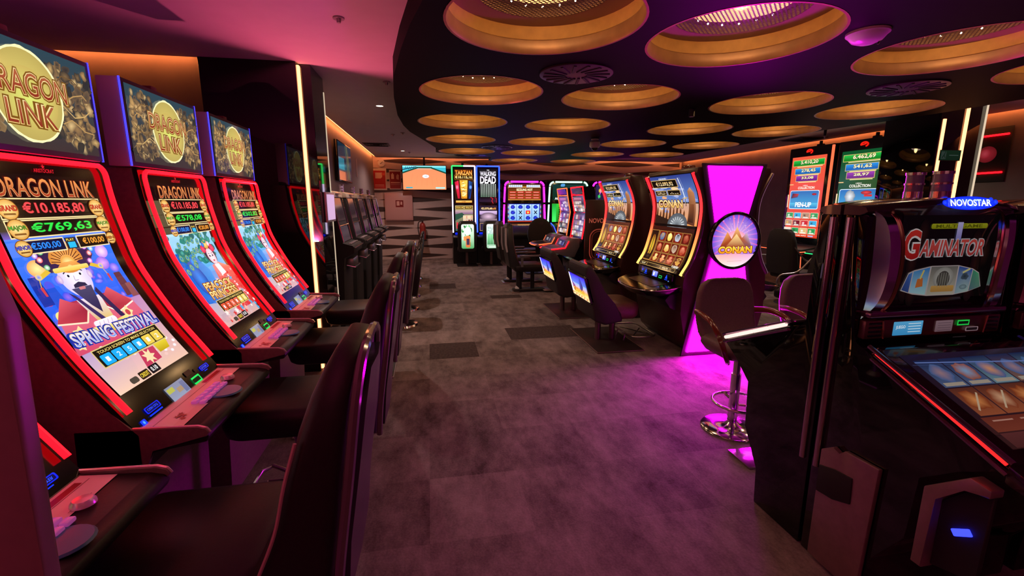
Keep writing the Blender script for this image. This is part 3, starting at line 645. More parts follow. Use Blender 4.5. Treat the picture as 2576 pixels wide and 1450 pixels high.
def candle(parent, c, s=1.):
    o = B().cyl(V(c), V(c)+V((0, 0, .03*s)), .034*s, n=20).done('candle_base', CHR, parent)
    for nm_, z0, z1 in (('candle_band', .058, .066), ('candle_cap', .10, .112)): B().cyl(V(c)+V((0, 0, z0*s)), V(c)+V((0, 0, z1*s)), .036*s, n=20).done(nm_, CHR, parent)
    B().cyl(V(c)+V((0, 0, .03*s)), V(c)+V((0, 0, .10*s)), .032*s, n=20).done('candle_lens', M('candle_lens', (.25, .2, .32), .15, coat=.8), o)
    return o
DUL = screen_mat('faint_glow_screen', .5)
def idle_machine(label):
    t = thing('upright_slot_machine', label, 'slot machine', (0, 0, 0), 0, 'switched-off upright slot machines along the rear left wall')
    prof = [(.04, 1.60), (.075, 1.42), (.10, 1.28), (.135, 1.09), (.24, 1.07), (.26, 1.045), (.25, .98), (.14, .93), (.13, .80), (.10, .0), (-.32, 0), (-.32, 1.60)]
    b = B(); b.prism(prof, -.30, .30, 'y', .004, 1); b.done('cabinet', MATT, t)
    b = B(); b.prism([(.06, 1.60), (.05, 1.655), (-.0, 1.675), (-.32, 1.675), (-.32, 1.60)], -.305, .305, 'y', .006, 2); b.done('top_cap', M('cap_cream', (.42, .34, .25), .35), t)
    b = B(); b.lathe([(.0001, .02), (.06, .018), (.10, 0)], (.02, 0, 1.635), 24, 0, 2*pi); b.done('top_light', M('smoky_lens', (.10, .07, .09), .15), t)
    f1 = lambda x0, z0, x1, z1: plane_map(((x0+x1)/2+.006, 0, (z0+z1)/2), (0, 1, 0), (x1-x0, 0, z1-z0))
    a = Art(.0003); a.rect(-.22, -.13, .22, .13, '241c24', '4a3c46'); a.rect(-.22, -.13, .22, -.05, '3a2a30'); a.build('upper_glass', f1(.089, 1.33, .04, 1.60), DUL, t)  # switched-off glass given a faint glow of its own
    a = Art(.0003); a.rect(-.22, -.085, .22, .085, '3c3440', '5a4c58'); a.build('lower_glass', f1(.135, 1.095, .10, 1.285), DUL, t)
    for s in (-1, 1):
        b = B(); b.tube([(.048, s*.285, 1.62), (.083, s*.285, 1.42), (.108, s*.285, 1.28), (.143, s*.285, 1.10)], .008, 8); b.done('edge_trim', CHR, t)
    b = B(); b.tube([(.112, -.28, 1.285), (.112, .28, 1.285)], .007, 8); b.done('crossbar', CHR, t)
    b = B(); b.tube([(.268, -.29, 1.045), (.268, .29, 1.045)], .007, 8); b.done('deck_edge', CHR, t)
    b = B()
    for k in range(5): b.box((.20, -.2+.1*k, 1.083), (.04, .06, .012), .003)
    b.done('button_row', M('smoky_button', (.3, .26, .3), .2), t)
    b = B(); b.box((.175, 0, .86), (.09, .34, .10), .012); b.done('coin_tray', STL, t)
    b = B(); b.tube([(.14, -.17, .83), (.23, -.17, .81), (.23, .17, .81), (.14, .17, .83)], .010, 8); b.done('tray_rail', CHR, t)
    b = B(); b.box((.19, 0, .03), (.16, .44, .05), .01); b.done('footrest', STL, t)
    candle(t, (-.05, -.02, 1.672), .9)
    return t
im = idle_machine('switched-off upright slot machine nearest the black column, dark screens')
im.location = (-1.10, 5.56, 0)
for i, n in enumerate(['second', 'third', 'fourth', 'last']): dup(im, (-1.10, 6.47+.91*i, 0), label='switched-off upright slot machine, %s beyond the black column' % n)

# low tub chairs in front of them
def tub(label, name='tub_chair'):
    t = thing(name, label, 'chair', (0, 0, 0), pi, 'low dark chairs before the switched-off machines')
    b = B(); secs = []
    for z, xr, xf, w in ((.42, -.24, .0, .23), (.60, -.27, -.13, .25), (.78, -.29, -.19, .24), (.90, -.30, -.22, .20), (.96, -.30, -.25, .12)): secs.append([(p[0], p[1], z) for p in rrect(xf-xr, 2*w, .035, 4, (xr+xf)/2, 0)])
    b.loft(secs); b.done('backrest', VINYL, t, True, 60)
    b = B(); b.loft([[(p[0], p[1], z) for p in rrect(.46+g, .46+g, .08, 5, .02, 0)] for z, g in ((.40, -.04), (.43, 0), (.49, .01), (.515, -.03))]); b.done('seat', VINYL, t, True, 60)
    b = B(); b.cyl((0, 0, .03), (0, 0, .40), .03); b.lathe([(.06, .05), (.22, .025), (.23, 0.002), (.0001, .002)], n=32); b.done('pedestal', CHR, t)
    for s in (-1, 1): b = B(); b.tube(spline([(-.20, s*.25, .60), (.0, s*.27, .64), (.14, s*.26, .60), (.15, s*.24, .48)], 5), .012, 8); b.done('armrest', SAT, t)
    return t
tc = tub('low dark chair before the switched-off machines, nearest the column'); tc.location = (-.42, 5.75, 0)
for i, n in enumerate(['second', 'third', 'fourth', 'last']): dup(tc, (-.42, 6.62+.91*i, 0), label='low dark chair before the switched-off machines, %s from the column' % n)

# television on the rear left wall
tv = thing('wall_television', 'television on the dark rear left wall showing blue and yellow shapes', 'television', (-1.42, 8.08, 2.18))
B().box((.045, 0, 0), (.05, 1.20, .62), .006).done('housing', BLK, tv); B().box((.01, 0, 0), (.03, .3, .3)).done('bracket', SAT, tv)
a = Art(.0003); a.rect(-.58, -.29, .58, .29, '0c2840', '1c4058'); a.rect(-.58, -.12, -.1, .06, '2a9cb8'); a.rect(-.58, -.29, -.05, -.15, 'e07858'); a.rect(-.5, .1, -.2, .2, '183048')
random.seed(2)
for i in range(14): a.line([(.12+random.uniform(-.12, .12), .28), (.25+random.uniform(-.15, .2), -.26)], .02, random.choice(['a8a048', '6a7038', 'c8b868', '344858', '284870']))
a.build('screen', plane_map((.0715, 0, 0), (0, 1, 0), (0, 0, 1)), DUL, tv)
tag(B().box((-1.417, 9.75, 2.22), (.006, .16, .36), .002).done('wall_plaque', M('plaque_grey', (.26, .20, .20), .4)), 'small grey plaque on the dark rear left wall', 'sign')

# ------------------------------------------------------------------ back wall fittings
tv = thing('hanging_television', 'television hung before the pale back wall showing an orange court', 'television', (-.10, 12.25, 2.165))
W, H = 1.10, .60
B().box((0, 0, 0), (W+.03, .05, H+.03), .006).done('housing', BLK, tv); B().cyl((0, 0, .3), (0, 0, .515), .025).done('ceiling_pole', SAT, tv)
a = Art(.0004); a.rect(-W/2, -H/2, W/2, H/2, 'f08858', 'e88058'); a.rect(-W/2, .22, W/2, H/2, '60c8d8', '88d8e8'); a.poly([(-W/2, .26), (-.16, .26), (-W/2, .10)], '3aa8b8'); a.poly([(W/2, .26), (.16, .26), (W/2, .10)], '3aa8b8')
a.line([(-W/2, .12), (-.16, .255), (.16, .255), (W/2, .12)], .035, '124030'); a.line([(-W/2, .20), (-.2, .275)], .02, '0c2840'); a.rect(-.16, .20, .16, .235, 'f09070'); a.rect(-.2, .262, .2, .274, '186048')
a.ell(.03, .035, .085, .045, 'fff8f0', 'c8d8e8'); a.ell(.03, .035, .06, .028, '88a8c8', 'e8f0f8'); a.rect(-.48, -.27, -.31, -.235, '2c98a8'); a.rect(.28, -.275, .52, -.24, '90d8e0')
for i in range(6): a.line([(-.3+.12*i, .1-.05*(i % 3)), (-.36+.14*i, -.2)], .006, 'd87850')
for i in range(5): a.line([(-.5+.05*i, .2+.02*(i % 2)), (-.46+.05*i, .28)], .012, '103048')
a.build('screen', plane_map((0, -.0256, 0), (1, 0, 0), (0, 0, 1)), SCRB, tv)
def wall_sign(name, label, x, z, w, h, fn, cat='sign', y=12.612):
    o = tag(B().box((x, y, z), (w, .012, h), .002).done(name, WHT), label, cat); a = Art(.0005); fn(a); a.build('face', plane_map((x, y-.0065, z), (1, 0, 0), (0, 0, 1)), PRT, o); return o
def f(a): a.rect(-.17, -.26, .17, .26, 'd8c8c0'); a.rect(-.16, -.24, .14, .22, 'c01818'); a.poly([(-.12, .02), (.02, .02), (.06, .06), (.06, .17), (-.12, .17)], 'e8c0b0'); a.rect(.05, .10, .13, .16, 'e05040'); a.rect(-.13, -.16, .10, -.14, 'e8b0a0'); a.rect(-.13, -.2, .10, -.19, 'e8b0a0')
wall_sign('fire_hose_sign', 'red and white fire hose sign at the left end of the back wall', -1.26, 2.135, .34, .56, f)
def f(a): a.rect(-.15, -.24, .15, .24, 'd8c8c0'); a.rect(-.14, -.23, .14, .21, '981414'); a.rect(-.10, .02, -.03, .14, 'e8c8b8'); a.rect(-.08, .14, -.05, .17, 'e8c8b8'); a.poly([(.03, .02), (.09, .0), (.10, .12), (.06, .15), (.03, .10)], 'e0a898'); a.rect(-.12, -.09, .12, -.06, 'e0a898'); a.rect(-.12, -.13, .12, -.12, 'c89088')
wall_sign('extinguisher_sign', 'dark red fire extinguisher sign right of the hose sign', -.87, 2.125, .30, .50, f)
o = tag(B().cyl((-1.20, 12.615, 2.545), (-1.20, 12.585, 2.545), .09, n=28).done('wall_clock', WHT), 'small round white clock high on the back wall above the signs', 'clock')
B().tube([(-1.20, 12.583, 2.545), (-1.17, 12.583, 2.585)], .005, 6).tube([(-1.20, 12.583, 2.545), (-1.235, 12.583, 2.53)], .005, 6).done('hands', SAT, o)
hc = thing('fire_hose_cabinet', 'pinkish metal fire hose cabinet on the back wall', 'fire cabinet', (-.80, 12.605, 1.42))
B().box((0, -.06, 0), (.72, .12, .72), .004).done('body', M('pink_metal', (.55, .30, .29), .4), hc); B().box((0, -.125, 0), (.68, .012, .68), .003).done('door', M('pink_metal_door', (.58, .31, .30), .3), hc)
a = Art(.0005); a.rect(-.10, -.09, .10, .09, '801818'); a.rect(-.075, -.05, .0, .065, 'd8a8a0'); a.poly([(.02, -.02), (.07, -.03), (.07, .05), (.03, .06)], 'd8a8a0'); a.build('pictogram', plane_map((.02, -.1315, .08), (1, 0, 0), (0, 0, 1)), PRT, hc)
ex = thing('fire_extinguisher', 'red fire extinguisher on the floor below the hose cabinet at right', 'fire extinguisher', (-.20, 12.42, .55))
b = B(); b.lathe([(.0001, 0), (.075, 0), (.08, .02), (.08, .36), (.06, .42), (.025, .45), (.025, .48), (.0001, .48)], n=24); b.done('cylinder', M('extinguisher_red', (.32, .03, .025), .3), ex)
b = B(); b.box((.0, -.02, .50), (.05, .12, .03), .006); b.tube(spline([(0, -.06, .50), (-.10, -.05, .46), (-.12, -.02, .30), (-.10, 0, .12)], 5), .012, 8); b.done('valve_and_hose', SAT, ex)
B().box((0, .0, .10), (.085, .1, .14)).done('label_patch', WHT, ex); B().box((0, .13, .25), (.06, .10, .3)).box((0, -.0, -.02), (.2, .2, .03)).box((0, .1, -.02), (.06, .16, .04)).done('bracket', SAT, ex)

# ------------------------------------------------------------------ twin tall machines at the back, with screen-backed chairs
def led_frame(t, x0, x1, z0, z1, y, mats, r=.016):
    """one light channel per side: left, top, right; upper and lower halves may differ"""
    zm = z0+(z1-z0)*.72
    for i, (p, q) in enumerate((((x0, y, z0), (x0, y, zm)), ((x0, y, zm), (x0, y, z1)), ((x0, y, z1), ((x0+x1)/2, y, z1)), (((x0+x1)/2, y, z1), (x1, y, z1)), ((x1, y, zm), (x1, y, z1)), ((x1, y, z0), (x1, y, zm)))):
        B().tube([p, q], r, 8).done('light_channel', mats[i], t)
WV = E('violet_white_led', (.85, .66, 1), 2.6); MGL = E('magenta_led', (1, .012, .75), 5.); MINT = E('mint_led', (.45, 1, .62), 2.2)
ORL = E('orange_red_led', (1, .16, .04), 1.6)
def tall_machine(label, x, art1, art2, mats):
    t = thing('tall_slot_machine', label, 'slot machine', (x, 11.55, 0), 0, 'twin tall slot machines before the back wall')
    b = B(); b.box((0, .28, 1.22), (.60, .5, 2.44), .01); b.done('cabinet', BLK, t)
    b = B(); b.prism([(.03, .72), (-.22, .70), (-.24, .66), (-.16, .58), (-.10, 0), (.03, 0)], -.30, .30, 'x', .006, 1); b.done('button_deck', SAT, t)
    led_frame(t, -.285, .285, .78, 2.425, .022, mats)
    art1.build('upper_screen', plane_map((0, .026, 1.93), (1, 0, 0), (0, 0, 1)), SCRB, t); art2.build('lower_screen', plane_map((0, .026, 1.18), (1, 0, 0), (0, 0, 1)), SCRB, t)
    a = Art(.0004); a.rr(-.24, .0, .24, .05, .015, '040830'); a.rr(-.24, .0, -.10, .05, .015, '0a20f0'); a.rr(.10, .0, .24, .05, .015, '0818c0'); a.build('blue_icons', plane_map((0, .02, .73), (1, 0, 0), (0, 0, 1)), SCRB, t)
    B().box((0, .30, 2.475), (.06, .06, .07), .005).done('top_sensor', SAT, t); return t
a = Art(.0004); random.seed(4); a.rect(-.225, -.42, .225, .42, '1c0c04', '3a1a08'); a.text('TARZAN', 0, .335, .42, .11, 'ffb860', 'e07818', out='5a1c04', ow=.06, bold=.03, shear=.0); a.frame(-.225, .17, .225, .275, .006, 'c88020', '120804'); a.text('€10.115,16', 0, .222, .42, .075, 'ffe0a0', 'ffc050', bold=.03)
a.poly([(-.10, .15), (.10, .15), (.08, -.30), (-.06, -.30)], ['e8a030', 'f0c050', 'c87818', 'd88c20'])
for i in range(22): a.rr(-.07+random.uniform(0, .1), -.28+.019*i, -.02+random.uniform(0, .1), -.265+.019*i, .004, random.choice(['f8d870', 'b86810', 'fff0b0', '7a3c08']))
a.poly([(-.225, .10), (-.13, .14), (-.09, -.30), (-.15, -.30)], ['b01030', 'e02848', '700818', 'c01830']); a.ell(-.165, -.02, .035, .06, 'f890b0', 'c02850'); a.poly([(.225, .10), (.13, .14), (.11, -.30), (.16, -.30)], ['102850', '2050a0', '081830', '1840a0']); a.ell(.17, -.02, .035, .05, '80b0f0', '2050b0'); a.rect(-.2, -.40, .2, -.35, 'd88830', 'f0b860'); a.text('LINK', 0, -.375, .1, .03, '5a2008')
a2 = Art(.0004); a2.rect(-.225, -.36, .225, .28, '3a5048', '988a60'); a2.frame(-.21, .19, -.01, .26, .006, 'd8a848', '201008'); a2.text('€224,48', -.11, .225, .17, .035, 'ffd060', bold=.02); a2.frame(.01, .19, .21, .26, .006, 'd8a848', '201008'); a2.text('€52,75', .11, .225, .15, .035, 'ffd060', bold=.02); a2.rect(-.225, .06, .225, .16, '6a4a70', 'b89898'); a2.poly([(-.225, .06), (-.05, .1), (.02, .02), (-.225, -.1)], '284838')
for i in range(3):
    for k in range(4): a2.frame(-.03+.062*k, -.06-.1*i, .028+.062*k, .03-.1*i, .005, 'e8d8c8', random.choice(['7a3828', 'c89878', '503828', 'e0b890'])); 
for k in range(3): a2.rr(-.2+.05*k, -.3, -.16+.05*k, -.14, .008, ['c82838', 'e8c840', '48a848'][k])
tall_machine('tall machine with green and white lights reading TARZAN, left of the blue-lit one', .86, a, a2, [WV, E('grass_led', (.03, .8, .12), 2.2), E('grass_led', (.03, .8, .12), 2.2), WV, WV, WV])
a = Art(.0004); a.rect(-.225, -.42, .225, .42, '060608', '101016')
a.text('THE', 0, .40, .06, .025, 'e8e4e8', bold=.02); a.text('WALKING', 0, .315, .40, .115, 'e8e4ec', 'b8b0bc', bold=.035); a.text('DEAD', 0, .16, .40, .18, 'f4f0f4', 'c0b8c4', bold=.035)
for i in range(9): x = -.19+.045*i; a.poly([(x, -.26), (x+.028, -.26), (x+.022, .06), (x+.006, .06)], ['40604c', '688870', 'e8f0e8', 'c8d8cc']); a.line([(x+.014, -.24), (x+.014, .04)], .007, '0c1410')
a.rect(-.225, -.38, .225, -.28, '2a1a30', '0c0810'); a.line([(.06, -.27), (.12, -.30), (.09, -.36), (.13, -.42)], .012, 'd02030'); a.line([(.17, -.27), (.21, -.30), (.21, -.40)], .012, 'b01828')
a2 = Art(.0004); a2.rect(-.225, -.36, .225, .28, '483c50', '181420'); a2.text('€2.575,68', -.04, .20, .28, .06, 'ffe0a8', 'f0c070', bold=.03); a2.text('x10', .15, .20, .09, .05, 'f0a040', bold=.03); a2.rect(-.225, .05, .225, .14, '9878a8', 'c8b0d0'); a2.ell(0, .0, .20, .10, 'c8a8c0', '584858', 24); a2.rect(-.225, -.16, .225, -.06, '302630', '8a7480'); a2.frame(-.22, -.36, .22, -.17, .006, 'e0a850', '383048')
random.seed(9)
for k in range(7): a2.poly([(-.2+.058*k, -.35), (-.16+.058*k, -.34), (-.15+.058*k, -.19), (-.19+.058*k, -.18)], random.choice(['b890d0', 'e8d8f0', '604878', '281c38'])); 
tall_machine('tall machine with blue lights reading WALKING DEAD, right of the TARZAN one', 1.475, a, a2, [E('cobalt_led', (.012, .04, 1), 6.)]*6)

def lounge_chair(name, label, loc, rz, group, art=None, es=None, cloth=VINYL):
    """low chair with swept side wings, a screen set into its back; front towards +x"""
    t = thing(name, label, 'chair', loc, rz, group)
    prof = [(-.225, .30), (-.255, .50), (-.335, .80), (-.345, .87), (-.325, .905), (-.27, .90), (-.20, .78), (-.12, .62), (-.02, .46), (.08, .38), (.10, .28), (-.10, .25)]
    b = B(); b.prism(prof, -.30, .30, 'y', .03, 3); b.done('wing_shell', M('shell_fabric', (.030, .021, .024), .55, noise=.1, nscale=90), t, True, 50)
    b = B(); b.loft([[(p[0], p[1], z) for p in rrect(.50+g, .52+g, .08, 5, .06, 0)] for z, g in ((.30, -.04), (.34, 0), (.43, .01), (.465, -.02), (.475, -.06))]); b.done('seat', cloth, t, True, 60)
    for x in (-.07, .10): B().cyl((x, 0, .012), (x, 0, .30), .034, n=16).done('leg', LEG, t)
    b = B(); b.box((.02, 0, .007), (.52, .92, .012), .002); b.done('base_plate', M('base_brown', (.05, .036, .034), .4, .3), t)
    b = B(); b.tube([(-.24, -.46, .010), (-.24, .46, .010), (.28, .46, .010), (.28, -.46, .010)], .006, 6, True); b.done('plate_edge', EDGE, t)
    b = B(); b.tube([(p[0], p[1], .10) for p in rrect(.30, .58, .09, 6, .36, 0)], .010, 8, True)
    b.tube([(.24, -.25, .1), (.46, .05, .1)], .007, 6).tube([(.46, -.2, .1), (.26, .15, .1)], .007, 6).tube([(.22, .1, .10), (.20, .1, .012)], .009, 6).tube([(.22, -.1, .10), (.20, -.1, .012)], .009, 6); b.done('footrest', STL, t)
    if art:
        b = B(); d = V((-.085, 0, .30)).normalized(); nrm = V((-d.z, 0, d.x))
        c = V((-.297, 0, .635)); o_ = c+nrm*.012
        rot = Matrix(((0, d.x, nrm.x), (1, 0, 0), (0, d.z, nrm.z)))
        P = [o_+V((0, p[0], 0))+d*p[1] for p in rrect(.60, .32, .03)]; Q = [p-nrm*.03 for p in P]; b.loft([Q, P]); b.done('screen_bezel', BLK, t)
        art.build('back_screen', plane_map(o_+nrm*.002, (0, -1, 0), d), es, t)
    return t
def back_art(kind):
    a = Art(.0004)
    if kind == 'forest':
        a.rr(-.15, -.29, .15, .29, .04, '4c9858', 'e0f4e0'); random.seed(6)
        for i in range(16): a.ell(random.uniform(-.12, .12), random.uniform(-.24, .25), .03, .05, random.choice(['3c8848', '88c890', 'd0f0d0', '287038']), n=9, wob=.3)
        a.ell(0, .13, .085, .10, 'ffffff', 'e8f8e8'); a.rr(-.05, -.26, .06, .02, .03, 'c86838', 'e08848'); a.rect(-.10, -.1, -.05, .0, 'd88848'); a.rect(-.03, -.2, .04, -.05, '403048')
    else:
        a.rr(-.15, -.29, .15, .29, .04, '90b898', 'e8f4ec')
        for i in range(7): a.poly([(-.13+.037*i, -.20), (-.103+.037*i, -.20), (-.10+.037*i, .06), (-.12+.037*i, .06)], ['186030', '20783c', '40c060', '58d878'])
        a.text('WALKING', 0, .20, .27, .075, '88a8a0', bold=.03); a.text('DEAD', 0, .10, .27, .11, '98b8b0', bold=.03); a.rect(-.1, -.27, .1, -.25, 'e8f0e8')
    return a
def narrow_chair(label, x, kind):
    t = thing('screen_back_chair', label, 'chair', (x, 10.84, 0), 0, 'screen-backed chairs before the twin tall machines')
    b = B(); b.loft([[(p[0], p[1]+.12*max(0, .5-z), z) for p in rrect(w, d, .07, 5, 0, .06)] for z, w, d in ((.36, .40, .14), (.45, .45, .20), (.70, .47, .17), (.98, .46, .15), (1.07, .40, .13), (1.10, .30, .10))]); b.done('backrest', SAT, t, True, 60)
    b = B(); b.box((0, .25, .40), (.46, .38, .12), .04, 3); b.done('seat', VINYL, t); B().cyl((0, .28, .02), (0, .28, .36), .035).done('leg', LEG, t); B().box((0, .28, .01), (.5, .5, .018), .003).done('base_plate', SAT, t)
    back_art(kind).build('back_screen', plane_map((0, -.046, .735), (1, 0, 0), (0, .0, 1)), SCRB, t); return t
narrow_chair('chair with a pale green forest picture on its back, before the TARZAN machine', .875, 'forest')
narrow_chair('chair with green WALKING DEAD picture on its back', 1.48, 'dead')

# ------------------------------------------------------------------ wide machines with round-cornered light frames
def wide_machine(label, x, led, top, reels):
    t = thing('wide_slot_machine', label, 'slot machine', (x, 11.55, 0), 0, 'wide slot machines with rounded light frames at the back')
    B().box((0, .30, 1.05), (1.08, .5, 2.10), .02).done('cabinet', BLK, t)
    r = .12; x0 = .53; z0, z1 = .98, 2.055
    segs = [[(-x0-.02, .0, z0), (-x0+.0, 0, 1.48)], [(-x0, 0, 1.54), (-x0+.02, 0, z1-r)], [(-x0+.02+r*(1-cos(t_)), 0, z1-r+r*sin(t_)) for t_ in [R(10+q*14) for q in range(6)]], [(-x0+.05+r, 0, z1), (0, 0, z1)]]
    for sg in segs:
        B().tube([(p[0], .03, p[2]) for p in sg], .022, 8).done('light_channel', led, t); B().tube([(-p[0], .03, p[2]) for p in sg], .022, 8).done('light_channel', led, t)
    top.build('upper_screen', plane_map((0, .045, 1.79), (1, 0, 0), (0, 0, 1)), SCRB, t); reels.build('reel_screen', plane_map((0, .045, 1.27), (1, 0, 0), (0, 0, 1)), SCRB, t)
    b = B(); b.prism([(.05, 1.0), (-.18, .92), (-.34, .76), (-.35, .70), (-.1, .6), (-.02, 0), (.05, 0)], -.50, .50, 'x', .01, 1); b.done('console', SAT, t)
    for s in (-1, 1): B().tube([(s*.47, .02, 1.0), (s*.45, -.19, .93), (s*.42, -.35, .77)], .010, 6).done('side_light', E('cobalt_led', (.012, .04, 1), 6.), t)
    a = Art(.0005); a.rect(-.36, -.08, .36, .08, '4a2408', 'a86828'); a.rr(-.2, -.05, .2, .05, .02, 'c88838', 'e8b868'); a.build('touch_panel', plane_map((0, -.075, .965), (1, 0, 0), (0, .23, .08)), SCRD, t)
    return t
a = Art(.0005); a.rect(-.43, -.20, .43, .21, '7a4a18', '4a1c10'); a.rect(-.43, .10, .43, .15, 'c89040', 'a86828'); a.rect(-.42, .10, .42, .115, '3a1808')
for i in range(16):
    x = -.41+.0515*i
    if 6 < i < 9: continue
    a.rect(x, .125, x+.043, .185, '9ab8f0', 'd0dcff')
a.text('SIZZLING HOT', 0, .065, .42, .06, 'f0e0b0', out='7a3010', bold=.03)
for r in range(3):
    for k in range(4): x = -.40+.205*k; a.rr(x, -.165+.07*r, x+.185, -.115+.07*r, .012, '8a1818', 'c02820'); a.rect(x+.02, -.145+.07*r, x+.16, -.135+.07*r, 'f0c0a0')
a.rect(-.43, -.2, .43, -.175, 'a87030')
b2 = Art(.0005); b2.rect(-.44, -.24, .44, .23, '0a1060', '182890')
for k in range(4):
    x = -.40+.20*k; b2.rect(x, -.20, x+.19, .215, '78a8e8', 'a8c8f8')
    for r in range(3):
        y = -.13+.14*r
        if (k, r) == (2, 1): b2.rr(x+.035, y-.045, x+.155, y+.05, .01, 'c02018', 'e03828'); b2.star(x+.095, y, .035, 'ffe860', 5, .45, pi/2)
        elif (k, r) in ((1, 1), (3, 1), (1, 0)): b2.line([(x+.055, y-.045), (x+.135, y+.045)], .022, '14181c'); b2.line([(x+.055, y+.045), (x+.135, y-.045)], .022, '14181c')
        else: b2.ell(x+.095, y-.005, .062, .046, '2840e0', '0c1470', 16, .08); b2.line([(x+.05, y+.035), (x+.14, y+.055)], .012, '1830a8')
for s in (-1, 1):
    for i in range(14): b2.rect(s*.425-.012, -.20+.03*i, s*.425+.012, -.185+.03*i, ['e8e0a0', 'd04040', '40a0e0', 'f0f0f0'][i % 4])
b2.rect(-.44, -.24, .44, -.205, '802010', 'a83018')
wide_machine('wide machine with magenta light frame and SIZZLING HOT paytable over blue reels', 2.42, MGL, a, b2)
a = Art(.0005); a.rect(-.43, -.20, .43, .21, '0a2418', '10302c'); random.seed(8)
for i in range(14): x, y = random.uniform(-.38, .35), random.uniform(-.14, .16); a.rr(x, y, x+.10, y+.06, .015, random.choice(['204858', '4888c0', 'c0d8e8', '183038', '7898d0']))
a.text('ACTION', -.22, -.155, .3, .06, 'f0f0f0', bold=.03)
b2 = Art(.0005); b2.rect(-.44, -.24, .44, .23, '186818', '30b030')
for i in range(7):
    for k in range(3): b2.rr(-.26+.25*k, -.18+.058*i, -.08+.25*k, -.135+.058*i, .012, '081408'); b2.ell(-.17+.25*k, -.158+.058*i, .03, .018, 'f0f0e8', 'c0c8c0')
b2.rect(-.44, -.24, -.33, .22, '40e060', '189030')
wide_machine('wide machine with mint light frame and green reels behind the round-backed chair', 3.60, MINT, a, b2)
a = Art(.0005); a.rect(-.43, -.20, .43, .21, '140828', '241048'); a.ell(-.30, .05, .05, .06, 'f0c848', 'a87818'); a.line([(-.35, -.15), (-.25, .15)], .02, 'c848d0'); a.ell(-.33, -.1, .04, .05, '40c068', '187838')
b2 = Art(.0005); b2.rect(-.44, -.24, .44, .23, '200838', '401060'); b2.rect(-.40, -.2, -.28, .2, 'd850e0', '8020a0')
wide_machine('wide machine with magenta light frame mostly hidden behind the black end panel', 4.78, MGL, a, b2)

# round-backed chair and tall side-on chairs with armrests
t = thing('round_back_chair', 'black chair with big round back reading VIP, before the wide machines', 'chair', (2.33, 9.55, 0))
b = B(); b.loft([[(c*p[0], -.04+d*p[1], .88+.335*sin(q)) for p in rrect(2, 2, .5, 4)] for q, c, d in [(R(a_), .27*cos(R(a_))+.004, .05*cos(R(a_))**.5+.004) for a_ in (-88, -70, -50, -30, -10, 10, 30, 50, 70, 88)]]); b.done('backrest', MATT, t, True, 60)
B().box((0, .25, .46), (.52, .50, .13), .045, 3).done('seat', VINYL, t); B().cyl((0, .22, .02), (0, .22, .42), .04).done('pedestal', SAT, t); B().box((0, .22, .012), (.6, .7, .022), .004).done('base_plate', SAT, t)
a = Art(.0005); a.text('VIP', 0, 0, .12, .05, '281c20', bold=.02); a.build('lettering', plane_map((0, -.098, 1.09), (1, 0, 0), (0, 0, 1)), PRT, t)
B().box((0, .02, .56), (.16, .05, .3)).done('back_support', SAT, t)
def side_chair(label, y):
    t = thing('casino_armchair', label, 'chair', (1.62, y, 0), 0, 'tall black armchairs seen from the side')
    b = B(); b.loft([[(p[0], p[1], z) for p in rrect(d, w, .04, 4, x, 0)] for z, x, d, w in ((.46, -.22, .20, .48), (.62, -.27, .15, .50), (.85, -.31, .13, .50), (1.08, -.32, .12, .46), (1.17, -.31, .10, .36), (1.19, -.31, .06, .26))]); b.done('backrest', SAT, t, True, 60)
    b = B(); b.tube([(-.385, -.20, 1.12), (-.385, -.215, .85), (-.36, -.215, .72)], .020, 8); b.tube([(-.385, .20, 1.12), (-.385, .215, .85), (-.36, .215, .72)], .020, 8); b.done('back_trim', M('grey_trim', (.40, .34, .36), .35), t)
    b = B(); b.box((.02, 0, .44), (.52, .50, .13), .045, 3); b.done('seat', VINYL, t)
    for s in (-1, 1): B().box((.04, s*.27, .655), (.40, .055, .03), .01).box((-.12, s*.27, .56), (.04, .03, .18)).done('armrest', M('arm_pad', (.12, .10, .11), .25), t)
    B().cyl((-.12, 0, .05), (-.12, 0, .40), .05).cyl((.12, 0, .05), (.12, 0, .40), .035).done('leg', SAT, t)
    b = B(); b.box((.05, 0, .03), (.56, .16, .05), .015); b.done('base_bar', SAT, t); B().box((-.20, 0, .007), (.14, .30, .012), .003).done('foot_plate', EDGE, t)
    b = B(); b.lathe([(.0001, .05), (.035, .045), (.05, .02), (.052, 0)], (-.14, 0, .055), 20); b.done('foot_cap', WHT, t); B().box((.40, 0, .03), (.22, .36, .02), .006).done('footrest', STL, t); return t
side_chair('tall black armchair side-on in the aisle, nearer of the two', 7.62)
side_chair('tall black armchair side-on, farther of the two in the aisle', 8.60)
